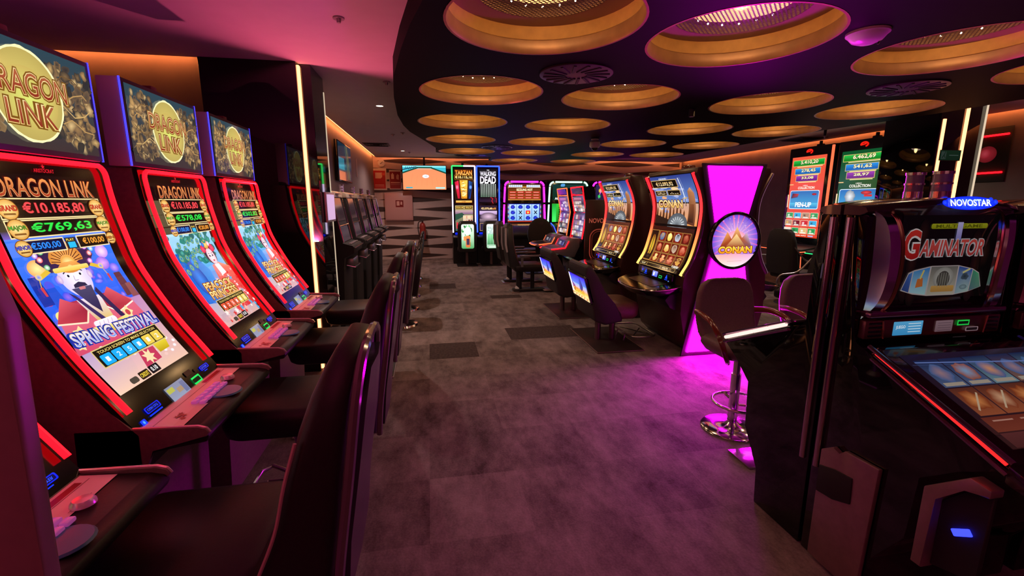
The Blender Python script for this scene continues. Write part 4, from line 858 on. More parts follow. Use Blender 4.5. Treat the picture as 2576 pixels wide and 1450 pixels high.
# ------------------------------------------------------------------ right of the aisle: tall concave machines facing the aisle
CON = Prof([(.305, .82), (.22, .97), (.16, 1.18), (.135, 1.33), (.13, 1.50), (.165, 1.65), (.25, 1.83)])
def gold_led(name, r=.5):
    """light channel whose colour runs from warm white at its foot to red at its top"""
    if name in _m: return _m[name]
    m = bpy.data.materials.new(name); m.use_nodes = True; _m[name] = m; nt = m.node_tree; L = nt.links.new
    b = nt.nodes['Principled BSDF']; b.inputs['Base Color'].default_value = (.02, .02, .02, 1)
    tc = nt.nodes.new('ShaderNodeTexCoord'); sp = nt.nodes.new('ShaderNodeSeparateXYZ'); mr = nt.nodes.new('ShaderNodeMapRange')
    mr.inputs['From Min'].default_value = .8; mr.inputs['From Max'].default_value = 1.85
    cr = nt.nodes.new('ShaderNodeValToRGB'); e = cr.color_ramp.elements
    e[0].position = 0; e[0].color = (1, .55, .12, 1); e[1].position = 1; e[1].color = (1, .01, .02, 1)
    q = e.new(.22); q.color = (1, .30, .06, 1); q = e.new(.5); q.color = (1, .03, .03, 1)
    L(tc.outputs['Object'], sp.inputs[0]); L(sp.outputs['Z'], mr.inputs['Value']); L(mr.outputs[0], cr.inputs[0]); L(cr.outputs[0], b.inputs['Emission Color']); b.inputs['Emission Strength'].default_value = 2.4
    return m
def temple_art(title, jp):
    a = Art(.0002); W, H = .84, 1.06; a.rect(-W/2, 0, W/2, H, '100806')
    a.rect(-W/2, .52, W/2, .76, 'e89850', 'c8a090'); a.rect(-W/2, .76, W/2, H, '6080c0', '2c3c88'); random.seed(12)
    for i in range(18): a.ell(random.uniform(-.4, .4), random.uniform(.62, .95), random.uniform(.04, .10), .015, random.choice(['f0c898', '8898d0', 'e8a878', 'a8b0d8']), n=12, wob=.2)
    for i in range(9): x = -.42+.07*i; h = random.uniform(.06, .16); a.poly([(x, .52), (x+.06, .52), (x+.045, .55+h), (x+.03, .58+h), (x+.015, .55+h)], ['3a2014', '3a2014', '6a3c20', '8a5a30', '6a3c20'])
    a.poly([(-W/2, .52), (-.05, .52), (-.12, .57), (-.3, .60), (-W/2, .62)], '2a1810')
    # stone half wheel and an upright sword at the right, where a banner hangs
    a.ell(.06, .515, .20, .13, '788088', '50565e', 28); a.ell(.06, .515, .15, .095, '9aa2a8', '6a7278', 28); a.ell(.06, .515, .08, .05, '50565e', '8a9298')
    for i in range(9): t = R(10+20*i); a.line([(.06+.09*cos(t), .515+.058*sin(t)), (.06+.145*cos(t), .515+.092*sin(t))], .008, 'd8dce0')
    a.poly([(.25, .54), (.39, .52), (.38, .86), (.33, .92), (.27, .88)], ['4a2418', '5a2c1c', 'b87850', 'd8a070', 'a06840']); a.poly([(.27, .56), (.36, .55), (.35, .74), (.28, .75)], ['2c140c', '3a1c10', '7a4428', '8a5030'])
    a.line([(.205, .74), (.175, 1.03)], .014, 'e8f0f8'); a.line([(.16, .80), (.245, .81)], .012, 'c8a050'); a.line([(.21, .72), (.203, .80)], .012, '5a3818')
    a.frame(-.40, .93, .13, 1.02, .006, 'e0b860', '0c0806'); a.text(jp[0], -.13, .972, .36, .055, 'ffe8b8', 'e8b868', bold=.02); a.text('GRAND', -.13, 1.032, .16, .02, 'd8e0f0', bold=.02)
    a.frame(-.38, .835, -.14, .895, .005, 'e0b860', '0c0806'); a.text(jp[1], -.26, .865, .18, .036, 'ffe0a8', bold=.02); a.frame(-.11, .84, .14, .90, .005, 'e0b860', '0c0806'); a.text(jp[2], .015, .87, .18, .036, 'ffe0a8', bold=.02)
    a.text(title, -.10, .745, .50, .088, 'ffe890', 'f0b040', out='5a2404', ow=.07, bold=.03); a.text(title, -.10, .745, .49, .08, 'e89820', 'fff4c0', bold=.008)
    a.rect(-W/2, .495, W/2, .52, '060404')
    # reels
    a.rect(-W/2, .0, W/2, .49, '1c0a06', '3a140c')
    cols = {(1, 0): ('3868a0', 'c8a060'), (2, 0): ('f0d050', 'fff4b0'), (3, 0): ('c8ccd8', '202838'), (4, 0): ('8a2018', 'c87050'), (3, 1): ('c8b098', '7a4838'), (4, 2): ('f0b050', '5a3010')}
    for k in range(5):
        for r in range(3):
            x, y = -.40+.162*k, .375-.125*r
            a.frame(x, y-.055, x+.15, y+.065, .004, 'c89048', '7a1c10' if (k+r) % 2 else '5a140c')
            if k == 0: continue
            c1, c2 = cols.get((k, r), random.choice([('c83820', 'f0a060'), ('d85828', 'f8d090'), ('a83018', 'e89070'), ('d8a040', 'f8e8a0')]))
            a.ell(x+.075, y+.005, .05, .046, c2, c1, 12, .15); a.rr(x+.05, y-.03, x+.10, y+.04, .01, c1, c2)
    a.frame(-.405, .075, -.245, .44, .004, 'd8a050', '1c0c08'); a.ell(-.325, .25, .05, .14, 'f8e048', 'a85818', 24); a.line([(-.325, .12), (-.325, .40)], .014, '140c06'); a.ell(-.325, .12, .05, .03, '4a3020', '1c100a')
    a.text('1000', .33, .065, .12, .03, 'f0e8d8', bold=.03); a.rect(-W/2, .0, W/2, .052, '0c0604')
    for x0, x1, t in ((-.39, -.24, '€0,00'), (-.23, .07, ''), (.08, .27, '€0,75'), (.29, .37, '')):
        a.frame(x0, .004, x1, .046, .004, 'd0a860', '0c0806')
        if t: a.text(t, (x0+x1)/2, .025, (x1-x0)*.6, .022, 'f0dca8', bold=.02)
    return a
def concave_machine(label, x, y, rz, art=None, led=None, lit=True):
    t = thing('concave_slot_machine', label, 'slot machine', (x, y, 0), rz, 'tall concave machines in the island')
    fr = [(p.x-.02, p.y) for p in [CON.at(CON.L*i/16) for i in range(17)]]
    b = B(); b.prism([(fr[0][0]+.0, .72), (.30, .66)]+fr[:]+[(.22, 1.875), (.06, 1.885), (-.02, 1.72), (-.10, 1.5), (-.12, 1.2), (-.12, .0), (.12, .0), (.22, .1), (.30, .45)], -.50, .50, 'y', .006, 2); b.done('cabinet', M('lacquer_maroon', (.045, .014, .013), .3), t)
    rings = []
    for i in range(21):
        q = CON.at(-.10+(CON.L+.14)*i/20 if i else -.02); q = CON.at(min(max((CON.L+.0)*i/20, 0), CON.L)); n = CON.at(min((CON.L)*i/20, CON.L), 1)-q
        rings.append([(q.x-.018*n.x, -.46, q.y-.018*n.y), (q.x+.001, -.46, q.y), (q.x+.001, .46, q.y), (q.x-.018*n.x, .46, q.y-.018*n.y)])
    B().loft(rings).done('front_glass', BLK, t)
    for s in (-1, 1):
        P = [CON.at(CON.L*i/24, .012) for i in range(25)]
        B().tube([(p.x, s*.478, p.y) for p in P], .016, 8).done('light_channel', led, t)
        B().tube([(p.x-.022, s*.494, p.y) for p in P], .018, 8).done('edge_moulding', M('edge_moulding', (.08, .05, .05), .2, .5), t)
    if art: art.build('screen', CON.map(.004, .0, 0), SCR, t, 26, 1.06)
    # sloping deck with curved front
    O = [(.27, -.46), (.42, -.47), (.56, -.40), (.64, -.25), (.67, 0), (.64, .25), (.56, .40), (.42, .47), (.27, .46)]
    O = [(p.x, p.y) for p in spline([(q[0], q[1], 0) for q in O], 4)]
    zt = lambda x_: .722-.15*(x_-.27)
    b = B(); b.loft([[(p[0]*.92, p[1]*.92, zt(p[0])-.075) for p in O], [(p[0]-.006, p[1]*.99, zt(p[0])-.03) for p in O], [(p[0], p[1], zt(p[0])-.012) for p in O], [(p[0]-.006, p[1]*.99, zt(p[0])) for p in O]]); dk = b.done('deck', BLK, t, True, 50)
    b = B(); b.tube([(p[0]+.002, p[1]*1.004, zt(p[0])-.012) for p in O], .008, 6); b.done('deck_trim', M('deck_trim', (.55, .42, .42), .18, 1.), t)
    if lit:
        for q in range(6): B().sph((O[10+q*3][0]+.006, O[10+q*3][1], zt(O[10+q*3][0])-.008), .006, 6).done('deck_stud', M('deck_stud', (.9, .85, .8), .1, 1.), t)
        m = plane_map((.36, 0, zt(.36)+.0015), (0, 1, 0), (-1, 0, .15)); a = Art(.0003)
        a.rr(-.30, -.16, .30, .05, .03, '181018'); a.rr(-.24, -.13, -.08, .02, .01, '302830', '201820'); a.rr(.02, -.12, .20, .0, .01, '38303c'); a.ell(.26, -.10, .03, .03, '802020', '401010'); a.build('deck_print', m, PRT, t)
    b = B(); b.prism([(.24, .66), (.36, .63), (.42, .56), (.36, .48), (.24, .42)], -.40, .40, 'y', .01, 2); b.done('deck_support', SAT, t)
    # service strip under the picture with blue symbols
    if lit:
        q0 = V((.330, 0, .765)); b = B(); b.box((.305, 0, .762), (.05, .70, .10), .006, rot=Matrix.Rotation(R(-12), 3, 'Y')); b.done('service_strip', BLK, t)
        a = Art(.0003); up_ = V((-.21, 0, .98))
        for x_ in (-.22, .24): a.poly([(x_-.022, -.01), (x_+.022, -.01), (x_, .032)], '1848ff'); a.rect(x_-.03, -.026, x_+.03, -.018, '1030d0')
        a.ell(-.30, .012, .010, .014, '2040ff'); a.rect(-.06, -.026, .05, .034, '4858d8', '8890f0'); a.rect(-.04, -.016, -.01, .02, 'e0e4ff'); a.frame(.09, -.024, .15, .004, .005, '20d060', '041008'); a.ell(.30, -.03, .008, .006, '60a0ff')
        a.build('blue_symbols', plane_map((.3312, 0, .768), (0, 1, 0), up_), SCRB, t)
        b = B(); b.box((.02, .0, 1.90), (.09, .12, .06), .01); b.done('top_sensor', M('smoky_red', (.12, .03, .03), .15), t)
    return t
G = gold_led('gold_to_red_led')
concave_machine('concave CONAN machine beside the magenta sign, larger and nearer of the two', 2.75, 4.53, pi, temple_art('CONAN', ('€12.093,92', '€870,23', '€184,43')), G)
concave_machine('concave CONAN machine farther down the aisle, partly hidden by the nearer one', 2.75, 6.02, pi, temple_art('CONAN', ('€12.091,92', '€670,23', '€184,43')), G)
concave_machine('dark concave machine back to back behind the magenta sign, unlit edge', 3.09, 4.53, 0, None, M('idle_led_glow', (.42, .34, .44), .3, emit=(.30, .2, .32), es=.25), False)  # unlit channel still carries a faint glow in its material

def desert_art():
    a = Art(.0003); W, H = .54, .265
    a.rect(-W/2, -H/2, W/2, -.05, 'fff0b0', 'f8b050'); a.rect(-W/2, -.05, W/2, .03, 'f0a858', '78a8f8'); a.rect(-W/2, .03, W/2, H/2, '5878f8', '3818c8')
    a.poly([(-W/2, -.13), (-.2, -.13), (-.24, .13), (-W/2, .13)], ['fff4e0', 'ffe8c0', 'f0e0ff', 'ffffff']); a.rect(-W/2, -.1325, W/2, -.095, 'f8d0a0', 'e89050')
    a.poly([(.06, .11), (.12, .12), (.16, .02), (.10, -.06), (.04, -.02)], ['3058c8', '2038a8', '182860', '503048', '2848b0']); a.poly([(-.22, .04), (-.12, .0), (-.10, -.06), (-.2, -.08)], ['5838a0', '784888', 'c87838', 'a05838'])
    a.text('CONAN', -.02, -.055, .36, .06, 'ffd850', 'f09828', out='6a2c08', ow=.06, bold=.03)
    for i in range(10): a.rr(-.2+.045*i, -.122, -.17+.045*i, -.105, .004, ['ffe8a0', 'c86020'][i % 2])
    return a
for lab, y in (('low chair with lit CONAN picture on its back, nearest the camera', 4.68), ('low chair with lit CONAN picture on its back, farther of the two', 6.09)):
    lounge_chair('lounge_chair', lab, (1.905, y, 0), 0, 'low screen-backed chairs before the concave machines', desert_art(), SCRB, M('red_brown_leather', (.16, .07, .055), .38, noise=.12, nscale=60))

# ------------------------------------------------------------------ magenta hourglass sign with round picture
mg = thing('magenta_sign', 'tall magenta hourglass light panel with round CONAN picture at its waist', 'light sign', (2.90, 3.985, 0))
b = B(); b.prism([(-.435, 0), (.43, 0), (.19, 1.18), (.345, 1.91), (-.355, 1.91), (-.18, 1.18)], .012, .026, 'y', .003, 1); b.done('casing', M('casing_black', (.02, .012, .014), .35), mg)
b = B(); b.prism([(-.295, 1.885), (.285, 1.885), (.125, 1.20), (-.135, 1.20)], .0, .014, 'y'); b.done('light_panel', MAG, mg, False)
b = B(); b.prism([(-.135, 1.15), (.145, 1.15), (.37, .045), (-.375, .045)], .0, .014, 'y'); b.done('light_panel', MAG2, mg, False)
b = B(); ring = [(.262+.018*cos(q), .018*sin(q)) for q in [2*pi*k/12 for k in range(12)]]
rings = [[V((.015+r_*cos(2*pi*k/64), -.055+d, 1.176+r_*1.02*sin(2*pi*k/64))) for r_, d in ring] for k in range(65)]; b.loft(rings, False); b.done('disc_rim', BLK, mg)
b = B(); b.cyl((.015, -.055, 1.176), (.015, .0, 1.176), .262, n=56); b.done('disc_body', BLK, mg)
a = Art(.0003); a.ell(0, 0, .262, .267, 'f8c0e8', '5838d0', 64); random.seed(21)
for i in range(26): t_ = 2*pi*i/26+.05; a.poly([(.03*cos(t_), .03+.03*sin(t_)), (.25*cos(t_-.035), .25*sin(t_-.035)), (.25*cos(t_+.035), .25*sin(t_+.035))], ['ffd0e8', random.choice(['f04898', '6838d8', 'c040c8']), random.choice(['e83898', '7040e0', '4028b0'])])
a.ell(0, -.02, .13, .12, 'ffe8d8', 'f098b8', 40)
a.poly([(-.225, -.13), (.225, -.13), (.18, -.19), (.10, -.24), (0, -.258), (-.10, -.24), (-.18, -.19)], ['f8b0a0', 'e8a8d8', 'f0d0f0', 'ffe0e8', 'fff0f0', 'ffe0d8', 'f8c8c0'])
for i in range(22): a.star(random.uniform(-.17, .17), random.uniform(.08, .22), .006, 'ffd8f8', 4, .3)
a.poly([(-.17, -.06), (-.10, .09), (-.05, .02), (0, .14), (.06, .03), (.11, .08), (.175, -.06)], ['8a3018', 'f0a058', 'b05028', 'f8c078', 'b86038', 'c8b0c8', '705060']); a.poly([(-.11, -.06), (0, .07), (.11, -.06)], ['a84820', 'ffd890', '904020'])
a.text('CONAN', 0, -.085, .36, .068, 'f8d020', 'ffe860', out='8a1c08', ow=.07, bold=.04); a.text('CONAN', 0, -.086, .35, .058, 'f07010', 'ffd838', bold=.012); a.line([(-.08, -.195), (.08, -.195)], .003, 'c89888')
a.build('round_picture', plane_map((.015, -.0565, 1.176), (1, 0, 0), (0, 0, 1)), SCR, mg)

# ------------------------------------------------------------------ farther pair of machines and the end panel with emblem
ep = thing('end_panel', 'dark end panel reading NOVOMATIC with red N emblem, behind the farther CONAN machine', 'panel', (2.78, 7.0, 0))
B().box((0, .02, .79), (.62, .04, 1.58), .004).done('panel', M('dark_maroon', (.035, .012, .012), .4), ep)
a = Art(.0005); a.text('NOVOMATIC', 0, .42, .50, .075, '9a4434', bold=.01)
P = rrect(.46, .52, .14, 6, 0, .02); 
for i in range(len(P)): a.line([P[i], P[(i+1) % len(P)]], .016, '7a2c20')
P = rrect(.40, .46, .12, 6, 0, .02)
for i in range(len(P)): a.line([P[i], P[(i+1) % len(P)]], .006, '6a241a')
a.text('N', 0, .02, .20, .24, '7a2a1e', bold=.06); a.build('emblem', plane_map((0, -.001, .83), (1, 0, 0), (0, 0, 1)), screen_mat('dull_emblem', 1.3), ep)
def slant_machine(label, y, led, seed):
    t = thing('folded_slot_machine', label, 'slot machine', (2.60, y, 0), pi, 'folded-front machines behind the end panel')
    b = B(); b.prism([(.03, .90), (-.03, 1.36), (.03, 1.66), (.05, 1.80), (-.16, 1.80), (-.20, 1.3), (-.20, 0), (.12, 0), (.20, .55)], -.33, .33, 'y', .006, 1); b.done('cabinet', BLK, t)
    random.seed(seed)
    for (x0, z0, x1, z1, nm_) in ((.034, .95, -.024, 1.345, 'lower_screen'), (-.024, 1.375, .028, 1.64, 'upper_screen')):
        d = V((x1-x0, 0, z1-z0)); L_ = d.length; a = Art(.0005); a.rect(-.30, -L_/2, .30, L_/2, random.choice(['3a2038', '20384c', '3c2c28']), '584858')
        for r in range(4 if 'low' in nm_ else 3):
            for k in range(5): x = -.28+.114*k; yv = -L_/2+.01+r*L_*.24; a.rr(x, yv, x+.105, yv+L_*.2, .01, random.choice(['d8c8c8', '9878a0', 'c8a8b8', '486878', 'e0d8d0', 'a04848', '68485c', 'b89868', '302838']), random.choice(['f0e0e0', '785878', 'd0b0a0', '503848']))
        if 'upp' in nm_: a.rr(-.2, L_*.2, .2, L_*.42, .02, '4a1c28', 'c87888')
        a.build(nm_, plane_map(((x0+x1)/2+.007, 0, (z0+z1)/2), (0, 1, 0), d), SCR, t)
    for s in (-1, 1): B().tube([(.045, s*.325, .92), (-.02, s*.325, 1.36), (.04, s*.325, 1.66), (.06, s*.325, 1.80)], .010, 6).done('light_channel', led, t)
    B().tube([(.06, -.325, 1.80), (.06, .325, 1.80)], .010, 6).done('light_channel', led, t); B().tube([(.045, -.325, 1.665), (.045, .325, 1.665)], .008, 6).done('light_channel', led, t)
    a = Art(.0005); a.rect(-.28, -.05, .28, .05, '381c38', '58385c'); a.build('top_sign', plane_map((.058, 0, 1.735), (0, 1, 0), (.05, 0, .14)), SCRD, t)
    b = B(); b.prism([(.08, .93), (.20, .93), (.28, .89), (.33, .78), (.60, .755), (.64, .735), (.60, .71), (.30, .62), (.08, .60)], -.31, .31, 'y', .008, 2); b.done('console', M('grey_console', (.20, .18, .21), .3, .3), t)
    b = B(); b.tube([(.275, .315, .885), (.335, .315, .772), (.57, .315, .75), (.645, .22, .735), (.66, 0, .733), (.645, -.22, .735), (.57, -.315, .75), (.335, -.315, .772), (.275, -.315, .885)], .010, 6); b.done('console_light', led, t)
    a = Art(.0005); a.rr(-.16, -.045, .16, .045, .01, '201c28'); a.rr(-.13, -.03, -.02, .03, .005, 'a8a8b8', 'd0d0e0'); a.ell(.05, 0, .035, .025, '404050'); a.rr(.1, -.03, .15, .03, .006, '8890a8'); a.build('console_display', plane_map((.312, 0, .835), (0, 1, 0), (-.05, 0, .11)), SCRD, t)
    a = Art(.0005); a.rr(-.20, -.10, .20, .10, .01, '100c14', '1c1824'); a.build('deck_print', plane_map((.47, 0, .7685), (0, 1, 0), (-.27, 0, .025)), PRT, t)
    return t
slant_machine('folded-front machine with red console light, just behind the end panel', 7.72, RED, 5)
slant_machine('folded-front machine with orange console light, second behind the end panel', 8.62, ORL, 6)
# ------------------------------------------------------------------ back-to-back cabinets at right front (front towards +x in their own frame, d from the common back plane)
def star_cabinet(label, x, rz, y, art, low, name_lit, led, candle_on, full=True):
    t = thing('slant_top_slot_machine', label, 'slot machine', (x, y, 0), rz, 'back-to-back slant-top machines at the right')
    w = .355
    b = B(); b.prism([(.005, 0), (.30, 0), (.30, .19), (.42, .37), (.42, .62), (.53, .715), (.645, .775), (.65, .79), (.205, .985), (.13, 1.0), (.105, 1.03), (.105, 1.50), (.005, 1.535)], -w, w, 'y', .006, 2); b.done('cabinet', MIR, t)
    # hood: bowed top lid
    rings = []
    for i in range(13):
        yy = -w-.008+(2*w+.016)*i/12; k = 1-(2*i/12-1)**2; z = 1.535+.028*k; f_ = .105+.055*k**.7
        rings.append([(.005, yy, 1.50), (f_-.03, yy, 1.50), (f_, yy, z-.022), (f_-.01, yy, z-.006), (f_-.035, yy, z), (.005, yy, z+.004)])
    b = B(); b.loft(rings); b.done('hood', M('hood_lacquer', (.07, .045, .06), .16, coat=.5), t, True, 50)
    # curved chrome pillars at both front corners and slim uprights on the flanks
    for s in (-1, 1):
        P = spline([(.075, s*.330, 1.525), (.118, s*.305, 1.49), (.140, s*.287, 1.40), (.142, s*.280, 1.28), (.130, s*.290, 1.17), (.095, s*.318, 1.095)], 5)
        b = B(); b.loft([[(p.x+u, p.y+s*q, p.z) for u, q in ((-.010, -.052), (.004, -.05), (.014, -.034), (.010, .006), (-.050, .034), (-.058, .030), (-.05, -.03))] for p in P]); b.done('chrome_pillar', CHR, t, True, 30)
        b = B(); b.tube([(p.x+.008, p.y-s*.054, p.z) for p in P], .006, 6); b.done('pillar_bead', M('gold_bead', (.75, .5, .3), .15, 1.), t)
        B().cyl((.034, s*(w+.004), .42), (.034, s*(w+.004), 1.49), .014, n=10).done('flank_upright', M('dark_chrome', (.55, .42, .46), .14, 1.), t)
        # light line along the slanted side
        if led is RED: b = B(); b.tube([(.215, s*(w+.003), .992), (.64, s*(w+.003), .800)], .005, 8); b.done('side_light', E('dim_red_led', (1, .02, .02), 1.4), t)
        else:
            for k in range(4): f0, f1 = k/4, (k+.93)/4; B().tube([(.215+.425*f0, s*(w+.004), .988-.192*f0), (.215+.425*f1, s*(w+.004), .988-.192*f1)], .0095, 8).done('side_light', led, t)
        b = B(); b.tube([(.20, s*(w+.003), .968), (.645, s*(w+.003), .770)], .007, 6).tube([(.185, s*(w+.003), 1.012), (.655, s*(w+.003), .812)], .008, 6); b.done('side_rail', M('plum_rail', (.30, .18, .27), .2, .9), t)
    # slanted lower screen
    d0, z0, d1, z1 = .205, .995, .645, .795; d = V((d0-d1, 0, z0-z1))
    b = B(); n = V((-d.z, 0, d.x)).normalized(); n = n if n.z > 0 else -n
    c = V(((d0+d1)/2, 0, (z0+z1)/2)); rot = Matrix(((d.normalized().x, 0, n.x), (0, 1, 0), (d.normalized().z, 0, n.z)))
    b.box(c+n*.006, (d.length, .70, .018), .008, rot=rot); b.done('slanted_bezel', M('plum_lacquer', (.03, .014, .024), .12, coat=.5), t)
    if not full: return t
    # picture panel
    B().box((.108, 0, 1.335), (.012, .475, .375), .004).done('picture_bezel', BLK, t)
    art.build('picture', (lambda m: (lambda u, v, h: m(u*.86, v, h)))(plane_map((.1155, .022, 1.342), (0, 1, 0), (0, 0, 1))), screen_mat('half_lit_glass', .42, .06), t)
    B().box((.125, 0, 1.12), (.05, .66, .025), .008).done('ledge', M('plum_rail'), t)
    # middle band: speakers, notice card, slots
    b = B(); b.box((.120, 0, 1.058), (.03, .66, .075), .006); md = b.done('middle_band', M('bronze_band', (.22, .12, .10), .3, .7), t)
    for s in (-1, 1):
        for k in range(4): B().box((.136, s*.285, 1.035+.016*k), (.004, .06, .009), .0015).done('speaker_slot', BLK, md)
        B().tube([(.138, s*.245, 1.022), (.138, s*.255, 1.094)], .004, 6).done('band_rib', M('gold_bead'), md)
    a = Art(.0003); a.rr(-.20, -.028, -.06, .028, .003, '3a90c8', '58a8d8'); a.text('JUEGO', -.165, .004, .045, .016, 'f0f8ff', bold=.02)
    for i in range(4): a.line([(-.13, .018-.011*i), (-.07, .018-.011*i)], .003, 'd8ecf8')
    a.rr(.0, -.022, .085, .024, .003, '6a5058', '7a6068')
    for i in range(4): a.line([(.012, .014-.010*i), (.075, .014-.010*i)], .0015, '40303a')
    a.frame(.105, .0, .165, .022, .005, '20d850', '04140a'); a.rr(.15, -.026, .215, -.008, .005, '8a7078'); a.rr(.155, -.023, .21, -.011, .003, '181014'); a.build('band_print', plane_map((.1355, 0, 1.058), (0, 1, 0), (0, 0, 1)), screen_mat('card_lit', .7, .25), t)
    low.build('lower_screen', plane_map(c+n*.0165, (0, 1, 0), d), screen_mat('reflective_screen', .50, .10), t)
    b = B(); b.prism([(.64, .80), (.76, .755), (.775, .735), (.76, .715), (.64, .74)], -w, w, 'y', .006, 2); b.done('button_ledge', M('plum_lacquer'), t)
    for k in range(6): b = B(); b.lathe([(.0001, .014), (.020, .013), (.026, .004), (.028, 0)], (.705, -.28+.112*k, .776), 20); b.done('button', CHR, t)
    # name plate on the hood
    a = Art(.0003); a.ell(0, 0, .125, .026, '3060ff', '0818d0', 40)
    for i in range(12): a.ell(-.115+.021*i, random.uniform(-.012, .012), .012, .010, '2848ff', '0c20e0', 10)
    a.text('NOVOSTAR', 0, .001, .19, .026, 'ffffff', 'b8d0ff', bold=.03); a.build('name_plate', plane_map((.163, 0.02, 1.545), (0, 1, 0), (-.25, 0, 1)), SCRB, t)
    return t
def gaminator():
    a = Art(.0002); W, H = .54, .34; a.rect(-W/2, -H/2, W/2, H/2, '0c0808', '080608'); random.seed(14)
    for i in range(10): a.ell(random.choice((-1, 1))*random.uniform(.12, .24), random.uniform(-.15, .1), .03, .06, '2a1410', '0c0808', 14)
    a.rr(-.115, .105, .20, .125, .008, '8a8a10', 'a8a820'); a.text('MULTI GAME', .04, .115, .26, .013, '5a5a08', bold=.02); a.rect(.03, .06, .06, .13, '8a80c8', 'c0b8e8')  # lilac bar is a reflection painted into the picture
    a.text('G', -.205, .045, .088, .115, 'a01818', 'c83028', out='d8c8c8', ow=.045, bold=.03); a.text('AMINATOR', .025, .03, .36, .066, 'a83838', 'c84840', out='c0b4b8', ow=.06, bold=.02, shear=.12)
    P = [(-.23, -.135), (-.20, -.065), (-.17, -.055), (-.075, -.04), (.075, -.04), (.16, -.055), (.20, -.072), (.225, -.13), (.15, -.15), (.07, -.16), (-.08, -.16), (-.16, -.152)]
    a.poly(P, 'b8a8a8'); 
    a.poly([(-.225, -.132), (-.198, -.07), (-.178, -.062), (-.185, -.143)], ['284078', '3858a0', '4878b8', '304888']); a.poly([(-.180, -.144), (-.173, -.06), (-.085, -.045), (-.09, -.155)], ['98c0d0', '4888c0', '3070b8', 'a0c8c8'])
    a.poly([(-.083, -.157), (-.078, -.043), (.072, -.043), (.072, -.157)], ['b0a898', '686460', '6c6864', 'b8b0a0']); a.poly([(.078, -.156), (.078, -.044), (.158, -.058), (.152, -.147)], ['90a8b0', '2c4c98', '2850a0', 'a0b8b0']); a.poly([(.156, -.146), (.162, -.06), (.197, -.075), (.22, -.13)], ['506878', '3c8868', '48a070', '608878'])
    a.ell(-.003, -.09, .058, .044, 'c8c4bc', '8a8680', 28); a.ell(-.003, -.095, .036, .034, '58544c', '403c38', 24); a.rr(-.065, -.145, .065, -.12, .006, 'b08040', 'c89850')
    for i in range(5): a.line([(-.03+.013*i, -.125), (-.03+.013*i, -.068)], .003, '8a867c')
    a.poly([(-.155, -.125), (-.115, -.12), (-.12, -.085), (-.15, -.09)], 'c06830'); a.line([(-.135, -.09), (-.12, -.055)], .008, 'd8c060'); a.ell(.115, -.085, .022, .014, '283840', '485868', 12, .2); a.line([(.10, -.07), (.14, -.055)], .008, 'd0c888'); a.ell(.115, -.128, .022, .010, '88a0a8', '607880')
    return a
def low_reels():
    a = Art(.0002); W, H = .60, .40; a.rect(-W/2, -H/2, W/2, H/2, '3a1c1c', '241c34'); random.seed(17)
    for k in range(5):
        x = -.27+.108*k
        a.rect(x, .04, x+.104, .17, random.choice(['7898a8', '8a6458', '586890']), '202c58'); a.ell(x+.052, .105, .038, .042, random.choice(['e8a070', '8ab0d8', 'd87848', 'b08890']), random.choice(['8a3c28', '4868a0', 'a85838']), 16, .15); a.rect(x+.01, .045, x+.095, .06, 'b8a898')
        a.rect(x, -.08, x+.104, .034, 'a85838', '6a3428'); a.ell(x+.052, -.02, .042, .04, random.choice(['f09858', 'e8b088', 'c86838']), random.choice(['903c20', 'b86040']), 14, .2); a.line([(x+.02, -.06), (x+.09, .01)], .006, 'd8b898')
    a.line([(-.28, .155), (.28, .12)], .005, '7890d8'); a.rect(-.29, -.145, .29, -.09, '8a4030', '7a3428'); a.rect(-.29, -.20, .29, -.15, '5a2c2c', '6a3434')
    for k in range(5): a.line([(-.26+.11*k, -.105), (-.18+.11*k, -.105)], .005, 'c89080')
    return a
YB = 1.55; FR = -pi/2
WPK = E('rosy_white_led', (1, .62, .55), 1.5)
star_cabinet('slant-top machine reading GAMINATOR below a blue NOVOSTAR plate at right front', 1.98, FR, YB, gaminator(), low_reels(), True, RED, True)
star_cabinet('slant-top machine cut by the right edge, beside the GAMINATOR one', 2.755, FR, YB, gaminator(), low_reels(), True, RED, False)
r1 = star_cabinet('slant-top machine backing the GAMINATOR one, rosy light along its deck side', 1.98, pi/2, YB+.006, None, None, False, WPK, True, False)
star_cabinet('slant-top machine backing the rightmost one, hidden behind its neighbours', 2.755, pi/2, YB+.006, None, None, False, WPK, False, False)
def candle_thing(label, p):
    t = thing('signal_candle', label, 'signal lamp', p); candle(t, (0, 0, 0), .95); return t
candle_thing('two-tier chrome signal candle on the hood, left of the two', (2.0, 1.600, 1.563)); candle_thing('two-tier chrome signal candle on the hood, right of the two', (2.003, 1.497, 1.562))
# metal fittings on the left flank
t = thing('flank_bracket', 'grey sheet-metal bracket with dark slot on the black cabinet flank at lower right', 'bracket', (1.622, 1.38, 0))
b = B(); b.prism([(.105, .02), (.105, .52), (.05, .56), (.02, .54), (.0, .57), (-.14, .575), (-.125, .02)], -.020, .0, 'x', .004, 2); b.done('plate', M('mauve_steel', (.40, .26, .26), .38, .7, noise=.08), t)
b = B(); b.prism([(.10, .33), (.10, .45), (.03, .47), (-.05, .48), (-.055, .37), (.02, .34)], -.026, -.012, 'x', .003, 2); b.done('slot', MATT, t)
t = thing('lock_housing', 'small dark housing with blue glow low on the black cabinet flank at lower right', 'housing', (1.622, 1.0, 0))
b = B(); b.prism([(.07, .35), (.07, .63), (-.045, .735), (-.10, .725), (-.10, .70), (-.035, .69), (.035, .61), (.035, .35)], -.05, .0, 'x', .004, 2); b.done('frame', M('mauve_steel'), t)
b = B(); b.prism([(.035, .36), (.035, .60), (-.03, .68), (-.09, .69), (-.09, .40)], -.016, .0, 'x', .003, 1); b.done('cover', MATT, t)
